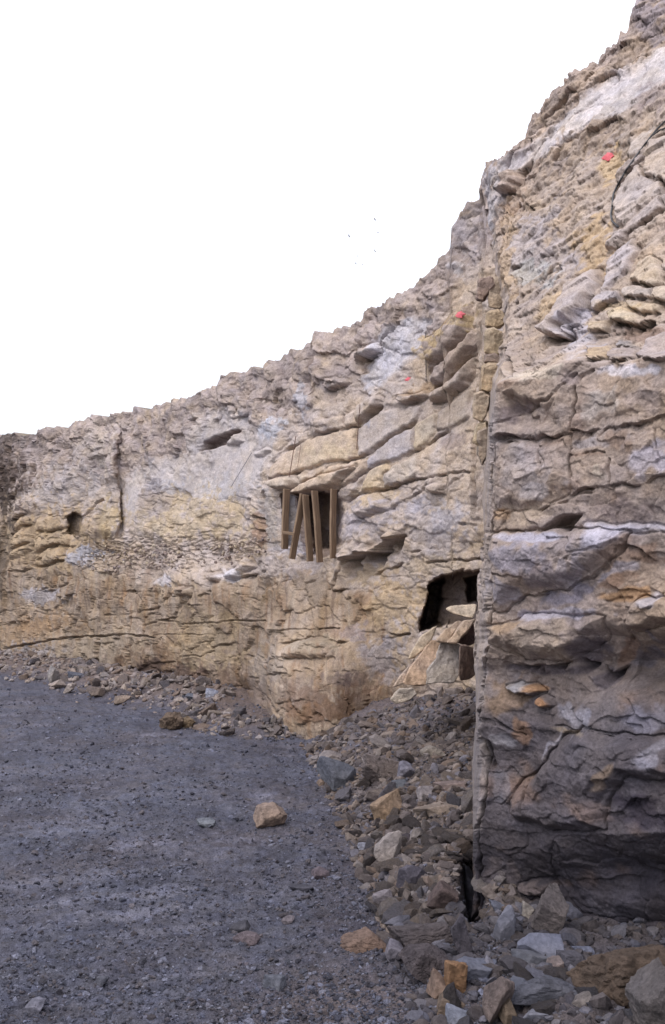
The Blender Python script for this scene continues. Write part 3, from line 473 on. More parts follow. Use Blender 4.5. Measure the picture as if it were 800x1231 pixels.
def build_sheet(side):
    if side == 'left':
        nc, nr = 640, 500
        q0 = np.linspace(-200, 640, nc)
        top = skytop(q0, 2); 
        top = np.where(q0 > 583, np.maximum(top, 232 - (q0 - 583) * .2), top)
        bot = HY + FPX * 2.72 / (left_depth(q0, q0 * 0 + 860) - .0)
        v = np.linspace(0, 1, nr)[:, None]
        QX = np.broadcast_to(q0, (nr, nc)).copy(); QY = top + v * (bot - top)
        qx, qy = QX.ravel(), QY.ravel(); D = left_depth(qx, qy)
        nrm = np.array([-.7577, -.6526, 0]); U = plan_u(qx); d_sky = qy - np.broadcast_to(top, (nr, nc)).ravel()
    else:
        q0 = np.concatenate([np.linspace(570, 592, 44), np.linspace(593, 880, 290), np.geomspace(883, 1900, 60)]); nc, nr = len(q0), 960
        v = np.linspace(0, 1, nr)[:, None]
        top = skytop(np.maximum(q0, 585)); bot = itp(q0, [(560, 1150), (800, 1215), (1000, 1290)]); bot = np.maximum(bot, HY + FPX * 2.75 / right_depth(q0, q0 * 0 + 1100) * (q0 > 840))
        QY = top + v * (bot - top)
        rag = 2.2 * perlin(QY / 31., QY * 0 + 2.2, 69) + .8 * perlin(QY / 14., QY * 0 + 5.2, 70)
        QX = q0 + (itp(QY, LX) + rag * ss(440, 480, QY) - 570) * np.exp(-(q0 - 570) / 45.)
        qx, qy = QX.ravel(), QY.ravel(); D = right_depth(qx, qy)
        nrm = np.array([-.67, -.74, 0]); B = unproject(qx, qy, D); U = B[:, 0] * .74 - B[:, 1] * .67; d_sky = qy - np.broadcast_to(top, (nr, nc)).ravel()
    P = unproject(qx, qy, D); z = P[:, 2]
    # irregular joints: warp the chart a little
    px_m = FPX / D
    wx = fbm(U * 3, z * 3, 3, seed=21); wy = fbm(U * 3 + 9, z * 3 + 4, 3, seed=23)
    wx2 = perlin(U * 11, z * 11, 24); wy2 = perlin(U * 11 + 5, z * 11, 25)
    sc_ = np.clip(px_m / 90., .6, 2.2)
    wa = 3.0 if side == 'left' else 4.2
    fx = qx + (wx * wa + wx2 * 1.2) * sc_; fy = qy + (wy * wa + wy2 * 1.4) * sc_
    h = np.zeros(len(qx)); hr = np.zeros(len(qx))
    if side == 'left':
        dip = .22
        upper = 1 - ss(55, 105, d_sky + 25 * wx)                        # broken shale under the skyline
        bedz = ss(300, 345, qx) * (1 - upper)
        yb = itp(qx, [(-50, 605), (120, 615), (160, 690), (230, 696), (300, 692), (350, 680), (430, 700), (480, 760), (560, 800)]) + 22 * wx
        massive = ss(0, 16, fy - yb) * (1 - ss(430, 470, qx))
        pale = ss(0, 8, sdf_poly(fx, fy, [(150, 570), (190, 555), (225, 540), (240, 500), (262, 490), (300, 495), (298, 520), (335, 505), (330, 540), (300, 600), (240, 603), (205, 590), (180, 570), (160, 640), (138, 645)]))
        face440 = ss(0, 5, sdf_poly(fx, fy, [(432, 456), (440, 425), (470, 395), (500, 380), (512, 385), (505, 420), (470, 455)]))
        slabs = ss(0, 4, sdf_poly(fx, fy, [(318, 570), (330, 545), (380, 520), (440, 485), (500, 485), (540, 440), (570, 400), (575, 480), (560, 520), (500, 560), (420, 590), (350, 595)]))
        smooth = np.clip(pale + face440 + massive * .75 + slabs * .85, 0, 1)
        hA, idA, eA = blocks(U / .46 + .5 * wx, (z + dip * U) / .36 + .5 * wy, 3, 1.1, .10, .28)
        hA2, _, _ = blocks(U / .16 + .3 * wy, (z + dip * U) / .12 + .3 * wx, 5, .8, .15, .6)
        hB, idB, _ = blocks(U / .55 + .3 * wy, (z + dip * U) / .2 + .4 * wx, 8, .5, .1, .6)
        hC, idC, _ = blocks(U / .62 + .35 * wy, z / .46 + .35 * wx, 9, 1.0, .06, 1.0)
        hD, idD, _ = blocks(U / .24 + .3 * wy, z / .22 + .3 * wx, 29, 1.2, .05, .3)
        hS, _, _ = blocks(U / .075 + .3 * wx, z / .06 + .3 * wy, 14, 1., .2, .5)
        h += upper * (.075 * hA + .024 * hA2 + .11 * fbm(U * 1.9 + 3, z * 1.5, 5, .55, seed=33) + .04 * fbm(U * 5, z * 1.6, 3, .5, seed=34, ridge=True))
        h += (1 - upper) * (1 - smooth) * (.036 * hB + .008 * hA2)
        h += massive * (.060 * hC + .018 * hD)
        h += (1 - smooth * .85) * .009 * hS
        h += .20 * fbm(U * .8, z * .6, 3, seed=31) * (1 - .5 * smooth) + (.020 - .014 * smooth) * fbm(U * 3.6, z * 3.4, 5, .55, seed=35, ridge=True) + (.045 - .03 * smooth) * fbm(U * 2.4, z * 2.4, 3, .5, seed=36) + .012 * fbm(U * 11, z * 11, 4, .65, seed=39)
        h += (1 - massive) * (1 - upper) * (1 - ss(300, 340, qx)) * (1 - pale) * .05 * fbm(U * 2.6 + z * .5, z * .7, 4, .5, seed=43)
        h += massive * .03 * fbm(U * 5, z * .9, 3, seed=41)              # water-worn flutes
        rub = ss(0, 10, sdf_poly(fx, fy, [(90, 668), (130, 640), (250, 640), (300, 640), (320, 660), (280, 680), (230, 690), (180, 690), (100, 690)]))
        hR, _, eR = blocks(U / .11, z / .09, 17, 1., .25, 1.); h += rub * .05 * hR
        apply_features(fx, fy, h, hr, [('b', LEFT_PIECES[i][1], .20 if i < 10 else .05, 7) for i in (7, 8, 9)] + [('b', LEFT_PIECES[i][1], .05, 2.5) for i in (0, 1, 2, 3, 4, 5, 6, 10, 11, 12, 13, 14)] + [('b', LEFT_PIECES[i][1], .05, 4) for i in range(15, 22)] + LEFT, .10); pieces = LEFT_PIECES
    else:
        slope = 1 - ss(-6, 4, qy - itp(qx, [(590, 461), (645, 451), (670, 438), (690, 432), (1000, 425)]))
        strip = (qx < itp(qy, XC) - 1) * (qy > 440)
        slabs = ss(-3, 5, np.maximum.reduce([sdf_poly(fx, fy, p) for p in (P_A, P_B, P_C, P_D, P_E, P_F, P_K, P_L, P_M, P_N, P_O, P_P, P_Q, P_R)]))
        upper = (1 - ss(60, 110, d_sky + 25 * wx))
        hA, idA, eA = blocks(U / .36 + .35 * wx, (z - .1 * U) / .26 + .35 * wy, 3, .8, .12, .6)
        hA2, _, _ = blocks(U / .15 + .3 * wy, (z - .2 * U) / .10 + .3 * wx, 5, .8, .15, .6); hF0, _, _ = blocks((U + .6 * z) / .34 + .4 * wx, (z - .6 * U) / .13 + .5 * wy, 91, 1.3, .05, .25)
        hS, _, _ = blocks(U / .06 + .3 * wx, z / .05 + .3 * wy, 14, 1., .2, .5)
        wst = ss(0, 8, sdf_poly(fx, fy, [(600, 205), (620, 185), (660, 160), (690, 130), (730, 95), (800, 55), (900, 0), (900, 60), (800, 95), (740, 135), (690, 160), (650, 190), (615, 215), (600, 250), (597, 240)]))
        q_ = slope * (1 - slabs * .72) * (1 - .75 * wst) * (.35 + .65 * ss(0, 25, qx - itp(qy, LX)))
        h += q_ * ((.05 * upper + .035) * hA + .03 * hA2 + .012 * hS)
        h += slope * (.18 * (1 - .7 * slabs) * fbm(U * 1.1, z * 1.1, 3, seed=31) + .045 * (1 - .6 * slabs) * (1 - .7 * wst) * fbm(U * 3 + z * 2, z * 4 - U, 5, .55, seed=35, ridge=True)) + q_ * .06 * fbm(U * 2.5, z * 2.5, 4, seed=37)
        f = 1 - slope; lowr = ss(830, 900, qy)
        hF, idF, _ = blocks(U / .30 + .5 * wx, z / .17 + .6 * wy, 9, 1.3, .05, .25)
        hG, _, _ = blocks(U / .10 + .3 * wx, z / .065 + .3 * wy, 19, 1.4, .1, .2)
        md = .5 + .5 * np.clip(2 * fbm(U * 1.2, z * 1.2, 2, seed=51), -1, 1)
        h += f * (.024 * hF * (.5 + .7 * md) + .009 * hG * (1.3 - md) + .14 * fbm(U * .9, z * 1.2, 2, seed=53) + .024 * fbm(U * 2.4 + z * 1.5, z * 3 - U, 5, .5, seed=57, ridge=True) + .03 * fbm(U * 3, z * 3, 5, .6, seed=58) + .009 * fbm(U * 9, z * 10, 3, .6, seed=61) + .006 * fbm(U * 24, z * 26, 3, .65, seed=60))
        stw = ss(-2, 5, itp(qy, XC) - qx) * (qy > 440); h = h * (1 - .92 * stw) + stw * (.05 * fbm(z * 1.3, z * 0 + 3, 2, .5, seed=63) + .025 * fbm(B[:, 1] * 2.4, z * 1.6, 3, .5, seed=64))
        apply_features(fx, fy, h, hr, RIGHT, .025); pieces = RIGHT_PIECES
    if side == 'right': h += slope * slabs * .035 * hF0
    h = h * (.35 + .65 * ss(0, 12, d_sky)) - .02
    ray = P - np.array([0, 0, EYE]); ray /= np.linalg.norm(ray, axis=1)[:, None]
    edge = ss(0, 1, (qx - qx.min()) / 3)
    V = P + nrm * h[:, None] + ray * hr[:, None]
    V[:, 2] += .3 * h * (1 - ss(0, 10, d_sky))
    # ---------------- colours: stone tones, with shade in hollows and light on ledges painted in ------------------
    n1 = fbm(U * 1.3, z * 1.3, 4, seed=71); n2 = fbm(U * 4, z * 4, 4, seed=75); n3 = fbm(U * .5 + 3, z * .6, 3, seed=79)
    def mix(a, b, m): return a * (1 - m[:, None]) + b * m[:, None]
    one = np.ones((len(qx), 3))
    if side == 'left':
        buff = one * alb(202, 180, 150); grey = one * alb(188, 178, 172)
        C = mix(buff, grey, np.clip(.45 + .9 * n1 + .5 * n2, 0, 1))
        C = mix(C, one * alb(168, 154, 146), upper * np.clip(.7 + n2, 0, 1))
        m_mid = (1 - upper) * (1 - ss(560, 640, qy)) * (1 - ss(300, 350, qx)); C = mix(C, one * alb(188, 176, 164), m_mid * .6)
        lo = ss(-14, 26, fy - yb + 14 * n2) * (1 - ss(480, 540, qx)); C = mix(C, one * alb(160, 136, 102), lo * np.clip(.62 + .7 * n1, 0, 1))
        st = fbm(U * 7 + .3 * n1, z * .7, 3, seed=83); st2 = fbm(U * 16, z * .8, 2, seed=87)
        C = mix(C, one * alb(152, 116, 76), lo * ss(.1, .5, st + .4 * n2) * .6); C = mix(C, one * alb(104, 84, 74), lo * ss(.15, .55, st2 + .4 * n1) * .5)
        C = mix(C, one * alb(184, 172, 152), lo * ss(.2, .6, -st) * .4)
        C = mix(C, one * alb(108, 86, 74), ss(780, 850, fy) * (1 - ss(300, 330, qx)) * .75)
        bl = [('e', 10, 560, 30, 55, 0, (104, 88, 78), .85), ('e', 6, 590, 14, 40, 0, (72, 58, 48), .9), ('e', 2, 670, 12, 60, 5, (104, 88, 70), .9), ('e', 20, 525, 40, 12, 0, (110, 98, 90), .8),
              ('p', [(150, 572), (190, 552), (225, 540), (240, 500), (262, 490), (300, 495), (298, 520), (335, 505), (330, 540), (300, 600), (240, 603), (205, 590), (180, 570), (160, 620), (142, 640)], (202, 194, 188), .8, 7),
              ('e', 270, 585, 36, 16, -8, (190, 188, 190), .6), ('e', 195, 585, 22, 10, 0, (186, 186, 192), .6), ('e', 330, 515, 24, 10, -30, (200, 203, 208), .7),
              ('p', Z(*A3, 240,330, 260,290, 340,240, 430,225, 440,240, 380,270, 350,300, 290,325), (120, 96, 82), .8, 2),
              ('p', [(432, 456), (440, 425), (470, 395), (500, 380), (512, 385), (505, 420), (475, 452), (445, 470)], (205, 203, 206), .85, 5), ('e', 363, 480, 9, 16, 10, (182, 182, 186), .7),
              ('e', 60, 530, 60, 22, -8, (164, 150, 142), .4), ('e', 80, 580, 50, 28, -30, (186, 178, 172), .6), ('e', 115, 540, 30, 26, 0, (196, 184, 168), .5),
              ('e', 60, 650, 60, 38, 0, (202, 176, 134), .75), ('e', 130, 625, 16, 28, 0, (190, 168, 122), .7), ('e', 225, 622, 80, 30, 0, (200, 180, 142), .7), ('e', 185, 600, 20, 26, 0, (170, 158, 152), .6),
              ('e', 100, 668, 26, 12, -15, (186, 188, 196), .8), ('e', 195, 697, 15, 8, 0, (206, 202, 204), .75), ('e', 130, 680, 30, 14, -10, (196, 180, 150), .5), ('e', 150, 680, 60, 14, 0, (172, 154, 138), .5),
              ('e', 48, 717, 26, 11, 0, (194, 190, 192), .7), ('e', 45, 760, 60, 20, -8, (192, 160, 118), .5), ('e', 50, 750, 40, 10, -8, (172, 136, 92), .4), ('e', 30, 790, 40, 18, 0, (186, 184, 186), .6), ('e', 110, 780, 60, 30, 0, (186, 170, 144), .5),
              ('e', 175, 800, 50, 20, -10, (148, 120, 90), .5), ('e', 190, 815, 60, 24, 0, (84, 66, 62), .75), ('e', 280, 690, 14, 9, -35, (222, 218, 218), .9), ('e', 205, 785, 20, 22, 0, (166, 132, 92), .4),
              ('e', 245, 770, 45, 40, 0, (186, 164, 126), .65), ('e', 240, 825, 45, 20, 0, (140, 116, 98), .5), ('e', 330, 680, 50, 14, 0, (190, 180, 176), .6), ('e', 345, 660, 30, 8, 0, (188, 186, 196), .7), ('e', 320, 800, 26, 26, 0, (176, 164, 150), .5),
              ('e', 315, 840, 22, 26, 0, (140, 126, 116), .5), ('e', 375, 775, 26, 12, 0, (180, 166, 140), .6), ('e', 390, 850, 60, 30, 0, (128, 96, 68), .8), ('e', 365, 830, 40, 20, 0, (142, 124, 110), .5), ('e', 410, 815, 30, 10, 0, (100, 86, 86), .6), ('e', 440, 830, 20, 24, 0, (176, 150, 128), .5),
              ('e', 475, 730, 45, 28, 0, (198, 172, 128), .75), ('e', 440, 720, 6, 20, 0, (184, 148, 104), .5), ('e', 425, 760, 20, 10, 0, (160, 158, 168), .6), ('e', 460, 790, 32, 26, -20, (172, 168, 172), .6), ('e', 415, 760, 30, 10, 0, (150, 118, 90), .4),
              ('p', LEFT_PIECES[0][1], (202, 180, 150), .65, 3), ('p', LEFT_PIECES[1][1], (190, 180, 172), .6, 3), ('p', LEFT_PIECES[2][1], (198, 182, 158), .7, 2), ('p', LEFT_PIECES[3][1], (204, 180, 148), .65, 3), ('p', LEFT_PIECES[4][1], (184, 180, 184), .65, 3),
              ('p', LEFT_PIECES[5][1], (192, 176, 146), .7, 2), ('p', LEFT_PIECES[6][1], (180, 166, 148), .7, 2), ('p', LEFT_PIECES[7][1], (164, 148, 136), .7, 2), ('p', LEFT_PIECES[8][1], (168, 150, 136), .7, 2), ('p', LEFT_PIECES[9][1], (176, 160, 144), .7, 2),
              ('p', LEFT_PIECES[11][1], (206, 184, 142), .6, 2), ('p', LEFT_PIECES[12][1], (198, 186, 168), .6, 2), ('e', 445, 508, 8, 6, 0, (180, 182, 194), .6), ('e', 500, 470, 24, 7, -30, (178, 148, 108), .6),
              ('e', 530, 405, 45, 8, -38, (196, 172, 122), .75), ('e', 555, 375, 20, 5, -45, (200, 176, 120), .6), ('e', 395, 545, 40, 10, -15, (206, 188, 150), .4),
              ('e', 435, 625, 42, 22, -20, (180, 174, 178), .65), ('e', 445, 590, 30, 12, -15, (196, 174, 136), .6), ('e', 520, 640, 40, 30, 0, (186, 178, 176), .5), ('e', 500, 610, 20, 14, -20, (180, 180, 192), .5), ('e', 540, 625, 24, 20, 0, (190, 188, 194), .5),
              ('e', 440, 690, 30, 10, -20, (188, 164, 124), .7), ('e', 530, 680, 60, 14, -8, (202, 182, 150), .6), ('e', 560, 280, 24, 28, 0, (180, 172, 172), .6), ('e', 548, 320, 12, 18, -30, (206, 202, 202), .7), ('e', 520, 335, 30, 20, -40, (164, 150, 142), .4),
              ('e', 545, 530, 20, 12, 0, (140, 124, 116), .6), ('e', 535, 505, 24, 14, 0, (172, 156, 138), .4), ('e', 320, 625, 14, 36, 0, (180, 176, 172), .6), ('e', 308, 640, 8, 20, 0, (160, 120, 90), .6)]
        paint(qx, qy, C, bl, wx + .5 * wx2 + .6 * n2, wy + .5 * wy2 + .6 * fbm(U * 6, z * 6, 4, seed=77))
        ins = sdf_poly(fx, fy, HOLE_PORTAL) > 1; C[ins] = C[ins] * .42 * np.array([1.0, .95, .95]); ins = sdf_poly(fx, fy, HOLE_FAR) > 1; C[ins] *= .7  # openings darkened inside: their shade put into the rock colour
        ins = (sdf_poly(fx, fy, HOLE_PROPS) > 1) & (fx > 358); C[ins] *= np.array([.6, .56, .56]); C = mix(C, one * alb(188, 184, 182), ((sdf_poly(fx, fy, HOLE_PROPS) > 1) & (fx <= 358)) * .7)  # deep right part darkened as painted shade; left back wall is pale rock
    else:
        C = mix(one * alb(164, 150, 142), one * alb(180, 158, 130), np.clip(.4 + .9 * n1, 0, 1)); C = mix(C, one * alb(196, 178, 154), slope * np.clip(.5 + .8 * n2, 0, 1) * .6)
        C = mix(C, one * alb(172, 154, 140), upper * .7)
        lo = ss(740, 890, qy + 50 * n1); C = mix(C, one * alb(86, 82, 89), lo * .92); lo2 = ss(985, 1040, qy + 20 * n1 - .10 * (qx - 580)); C = mix(C, one * alb(56, 52, 58), lo2 * .88)  # low face: damp rock, with undercut shade and dimmer light painted in
        rust = ss(.15, .5, fbm(U * 2.2, z * 2.6, 4, seed=91)) * (1 - slope); C = mix(C, one * alb(146, 118, 96), rust * .5)
        gr = ss(.1, .5, fbm(U * 1.7 + 4, z * 1.9, 4, seed=93)) * (1 - slope); C = mix(C, one * alb(150, 148, 156), gr * .35 * (1 - .6 * lo))
        bl = [('p', [(600, 205), (620, 185), (660, 160), (690, 130), (730, 95), (800, 55), (900, 0), (900, 60), (800, 95), (740, 135), (690, 160), (650, 190), (615, 215), (600, 250), (597, 240)], (214, 207, 202), .8, 7),
              ('p', [(640, 140), (700, 95), (740, 70), (760, 40), (800, 20), (800, 45), (730, 90), (680, 130), (640, 165)], (184, 162, 136), .6, 8), ('e', 590, 240, 8, 60, 4, (196, 190, 188), .8),
              ('e', 780, 20, 30, 30, 0, (150, 140, 142), .7), ('e', 700, 180, 80, 20, -35, (188, 166, 140), .6), ('e', 790, 110, 40, 20, -35, (150, 134, 128), .6),
              ('e', 733, 200, 12, 26, 20, (206, 176, 124), .7), ('e', 715, 300, 22, 40, 30, (198, 168, 120), .75), ('e', 665, 370, 20, 30, 30, (204, 178, 138), .7), ('e', 645, 300, 40, 40, 0, (178, 170, 170), .6), ('e', 640, 330, 22, 18, 0, (176, 178, 174), .6),
              ('e', 612, 310, 12, 60, 0, (186, 160, 124), .7), ('e', 620, 425, 22, 30, 0, (168, 152, 138), .6), ('e', 615, 250, 14, 10, 0, (160, 134, 108), .6)]
        for p, c in ((P_A, (184, 172, 164)), (P_B, (196, 178, 150)), (P_C, (186, 174, 160)), (P_D, (190, 176, 156)), (P_E, (190, 172, 142)), (P_F, (204, 186, 150)), (P_G, (188, 168, 136)), (P_H, (186, 160, 120)), (P_I, (160, 146, 138)), (P_J, (140, 134, 130)),
                     (P_K, (164, 152, 148)), (P_L, (188, 176, 166)), (P_M, (184, 170, 158)), (P_N, (170, 156, 146)), (P_O, (192, 176, 158)), (P_P, (186, 178, 176)), (P_Q, (180, 174, 176)), (P_R, (188, 178, 168))):
            bl.append(('p', p, c, .8, 3))
        bl += [('e', 690, 400, 16, 30, 20, (196, 194, 204), .6), ('e', 765, 400, 36, 10, 0, (142, 118, 100), .8), ('e', 745, 370, 30, 6, 0, (206, 180, 132), .5), ('e', 765, 447, 50, 9, 4, (214, 210, 214), .85), ('e', 650, 448, 40, 8, -12, (202, 188, 166), .8), ('e', 655, 395, 6, 8, 0, (150, 120, 100), .6),
               ('e', 620, 490, 26, 16, -20, (136, 122, 122), .75), ('e', 690, 455, 14, 8, -20, (138, 124, 122), .6), ('e', 665, 500, 24, 14, 0, (172, 156, 142), .6), ('e', 725, 490, 36, 20, 0, (186, 178, 170), .6), ('e', 780, 480, 30, 20, 0, (176, 160, 150), .6),
               ('e', 630, 570, 34, 26, 0, (172, 164, 162), .5), ('e', 650, 590, 30, 14, -10, (182, 178, 182), .5), ('e', 780, 550, 30, 26, -30, (186, 182, 194), .7), ('e', 712, 535, 26, 8, 0, (176, 170, 172), .6), ('e', 725, 568, 8, 8, 0, (204, 190, 168), .6), ('e', 745, 530, 14, 14, 0, (150, 124, 100), .6),
               ('p', Z(*B2, 380,375, 400,375, 405,540, 395,545), (132, 110, 92), .6, 3), ('p', Z(*B2, 385,378, 540,380, 540,395, 390,398), (138, 114, 96), .6, 2), ('e', 755, 610, 50, 14, 0, (150, 134, 128), .6), ('e', 625, 622, 40, 10, 0, (196, 176, 150), .8), ('e', 597, 620, 12, 6, 0, (186, 154, 116), .8),
               ('p', Z(*B2, 445,690, 520,680, 640,680, 760,690, 800,700, 800,720, 640,715, 560,800, 480,800, 480,730), (198, 196, 208), .75, 5), ('e', 630, 645, 44, 7, 0, (196, 194, 206), .75), ('e', 625, 670, 36, 18, 0, (168, 164, 174), .7), ('e', 600, 712, 26, 14, 0, (160, 156, 166), .6),
               ('e', 690, 680, 40, 14, -50, (168, 162, 170), .6), ('e', 650, 690, 26, 20, -20, (138, 130, 138), .6), ('e', 690, 715, 50, 12, -15, (140, 136, 150), .8), ('e', 740, 690, 26, 8, -25, (160, 158, 170), .7), ('e', 750, 715, 30, 7, -8, (186, 146, 100), .85), ('e', 740, 700, 24, 8, -20, (140, 112, 92), .7), ('e', 775, 665, 26, 14, 0, (150, 122, 100), .7),
               ('e', 660, 741, 60, 7, -2, (192, 186, 194), .85), ('e', 790, 725, 20, 10, 0, (202, 198, 204), .8), ('e', 757, 735, 14, 12, 0, (170, 150, 130), .6), ('e', 650, 770, 46, 18, 0, (176, 158, 136), .75), ('e', 600, 755, 20, 8, 0, (180, 152, 116), .6), ('e', 700, 780, 24, 18, 0, (112, 104, 112), .8), ('e', 770, 785, 34, 24, 0, (120, 116, 126), .75), ('e', 745, 785, 8, 26, 30, (156, 126, 102), .7), ('e', 796, 790, 10, 10, 0, (178, 180, 196), .7),  # first pale oval: light from above painted on the ledge top
               ('e', 655, 805, 50, 7, 0, (88, 80, 88), .7), ('e', 725, 815, 24, 14, 0, (92, 86, 96), .7), ('e', 605, 840, 26, 22, 0, (142, 118, 92), .75), ('e', 640, 828, 14, 5, 0, (178, 136, 92), .85), ('e', 655, 845, 10, 8, 0, (176, 130, 86), .85), ('e', 624, 880, 14, 16, 0, (150, 116, 86), .7), ('e', 620, 825, 18, 6, 0, (180, 178, 176), .6),  # first two dark ovals paint in the shade of the undercut
               ('e', 695, 860, 30, 16, 30, (152, 152, 164), .75), ('e', 770, 860, 30, 16, 0, (140, 138, 150), .7), ('e', 690, 880, 30, 4, 5, (168, 152, 128), .6), ('e', 665, 895, 34, 4, -40, (168, 166, 176), .6), ('e', 600, 890, 12, 10, 0, (164, 162, 166), .6), ('e', 597, 945, 16, 20, 0, (128, 124, 128), .6), ('e', 735, 935, 20, 10, -60, (142, 122, 100), .7),
               ('e', 790, 905, 20, 14, -30, (160, 158, 168), .6), ('e', 775, 975, 40, 30, 0, (62, 56, 66), .8), ('e', 740, 1060, 80, 40, 10, (76, 72, 80), .5), ('e', 600, 1060, 26, 26, 0, (104, 94, 92), .6), ('e', 640, 1068, 26, 8, 0, (124, 112, 110), .6),  # darkest oval paints in the shade under the overhanging block
               ('p', [(570, 480), (600, 465), (592, 600), (588, 700), (583, 800), (581, 900), (578, 1000), (560, 1000)], (176, 166, 158), .4, 2)]
        paint(qx, qy, C, bl, wx + .5 * wx2 + .6 * n2, wy + .5 * wy2 + .6 * fbm(U * 6, z * 6, 4, seed=77))
        stp = ss(0, 3, itp(qy, XC) - qx) * ss(455, 470, qy) * np.clip(.6 + perlin(qy / 14., qx / 5., 68), 0, 1); C = mix(C, one * alb(176, 160, 144), stp * .45 * (1 - .9 * ss(780, 960, qy)))
    C = C * (1 + .16 * n2 + .10 * n3)[:, None]
    C = mix(C, C * np.array([1.03, .98, .93]), np.clip(n1 * 1.5, 0, 1) * .5)
    if side == 'left': C = C * (1 - .12 * lo)[:, None] * (1 + .26 * massive * (cellrand(idC, 33) - .5) + .14 * massive * (cellrand(idD, 34) - .5))[:, None]  # lower wall dimmed: weaker light near the bottom put into colour; per-block tints
    # per-block tint in the broken rock
    tint = (cellrand(idA, 31) - .5); C = C * (1 + .30 * tint * np.clip(upper + .15, 0, 1))[:, None]
    F = grid_faces(nr, nc)
    # piece ids, per face
    vid = np.full(len(qx), -1, np.int64)
    sel = (upper > .55) & (h > -9); vid[sel] = 10000 + idA[sel] % 10_000_019
    for k, (nm, p) in enumerate(pieces):
        I = box_idx(qx, qy, p, 2); s = sdf_poly(fx[I], fy[I], p); vid[I[s > 0]] = k
    fid = vid[F[:, 0]]; fid = np.where(vid[F[:, 2]] == fid, fid, -1)
    # rim: plateau behind the skyline / hidden flank behind the near block
    grow = np.array([[0.7577, .6526, -.02]])
    rowV = V[:nc]; extra = []; ecol = []
    for k, dist in enumerate((.25, .7, 1.5, 3, 6, 12, 30)):
        e = rowV + grow * dist; e[:, 2] += .06 * perlin(e[:, 0] * 2, e[:, 1] * 2, 9) * min(1, dist) - .03 * dist; extra.append(e); ecol.append(np.tile(alb(132, 122, 104), (nc, 1)))
    Ve = np.concatenate(extra[::-1]); Ce = np.concatenate(ecol); ne = len(extra)
    V = np.concatenate([Ve, V]); C = np.concatenate([Ce, C]); F0 = grid_faces(nr + ne, nc)
    nf0 = ne * (nc - 1); fid = np.concatenate([np.full(nf0, -1), fid]); F = F0; NR = nr + ne
    if side == 'right':
        base = V.reshape(NR, nc, 3)[:, 0, :]; cb = C.reshape(NR, nc, 3)[:, 0, :]; m = 14
        add = [base + np.array([[.62, .78, 0]]) * d + np.stack([.08 * perlin(base[:, 2] * 3, base[:, 1] * 0 + d * 3, 4)] * 3, 1) * np.array([1, 0, 0]) for d in np.linspace(5.0, .25, m)]
        V2 = np.concatenate([np.stack(add, 1), V.reshape(NR, nc, 3)], 1); C2 = np.concatenate([np.repeat(cb[:, None], m, 1), C.reshape(NR, nc, 3)], 1)
        f2 = np.full((NR - 1, nc - 1 + m), -1, np.int64); f2[:, m:] = fid.reshape(NR - 1, nc - 1)
        V = V2.reshape(-1, 3); C = C2.reshape(-1, 3); F = grid_faces(NR, nc + m); fid = f2.ravel()
    return V, F, C, fid, pieces

def link_sheet(side, name, label, mat, limit):
    V, F, C, fid, pieces = build_sheet(side)
    ids, cnt = np.unique(fid[fid >= 0], return_counts=True)
    auto = [(c, i) for i, c in zip(ids, cnt) if i >= 10000 and c > 90]; auto.sort(reverse=True); auto = auto[:limit]
    keep = [(i, pieces[i][0]) for i in ids if i < 10000] + [(i, 'shale_block') for c, i in auto]
    order = np.argsort(fid, kind='stable'); sf = fid[order]
    kset = np.array([i for i, _ in keep]); main = ~np.isin(fid, kset)
    v, f, c = piece(V, F, C, main)
    root = link(name, mesh_np(name, v, f, c), mat); tag(root, label, None, None, 'structure')
    for i, nm in keep:
        a, b = np.searchsorted(sf, i), np.searchsorted(sf, i, 'right')
        v, f, c = piece(V, F, C, order[a:b])
        if len(f) < 12: continue
        link(nm, mesh_np(nm, v, f, c), mat, root)
    return root

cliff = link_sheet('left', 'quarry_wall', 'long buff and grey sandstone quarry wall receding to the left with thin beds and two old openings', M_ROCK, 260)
near = link_sheet('right', 'near_rock_face', 'tall grey near rock face at the right edge with a pale sharp corner and tumbled slabs above', M_NEAR, 200)

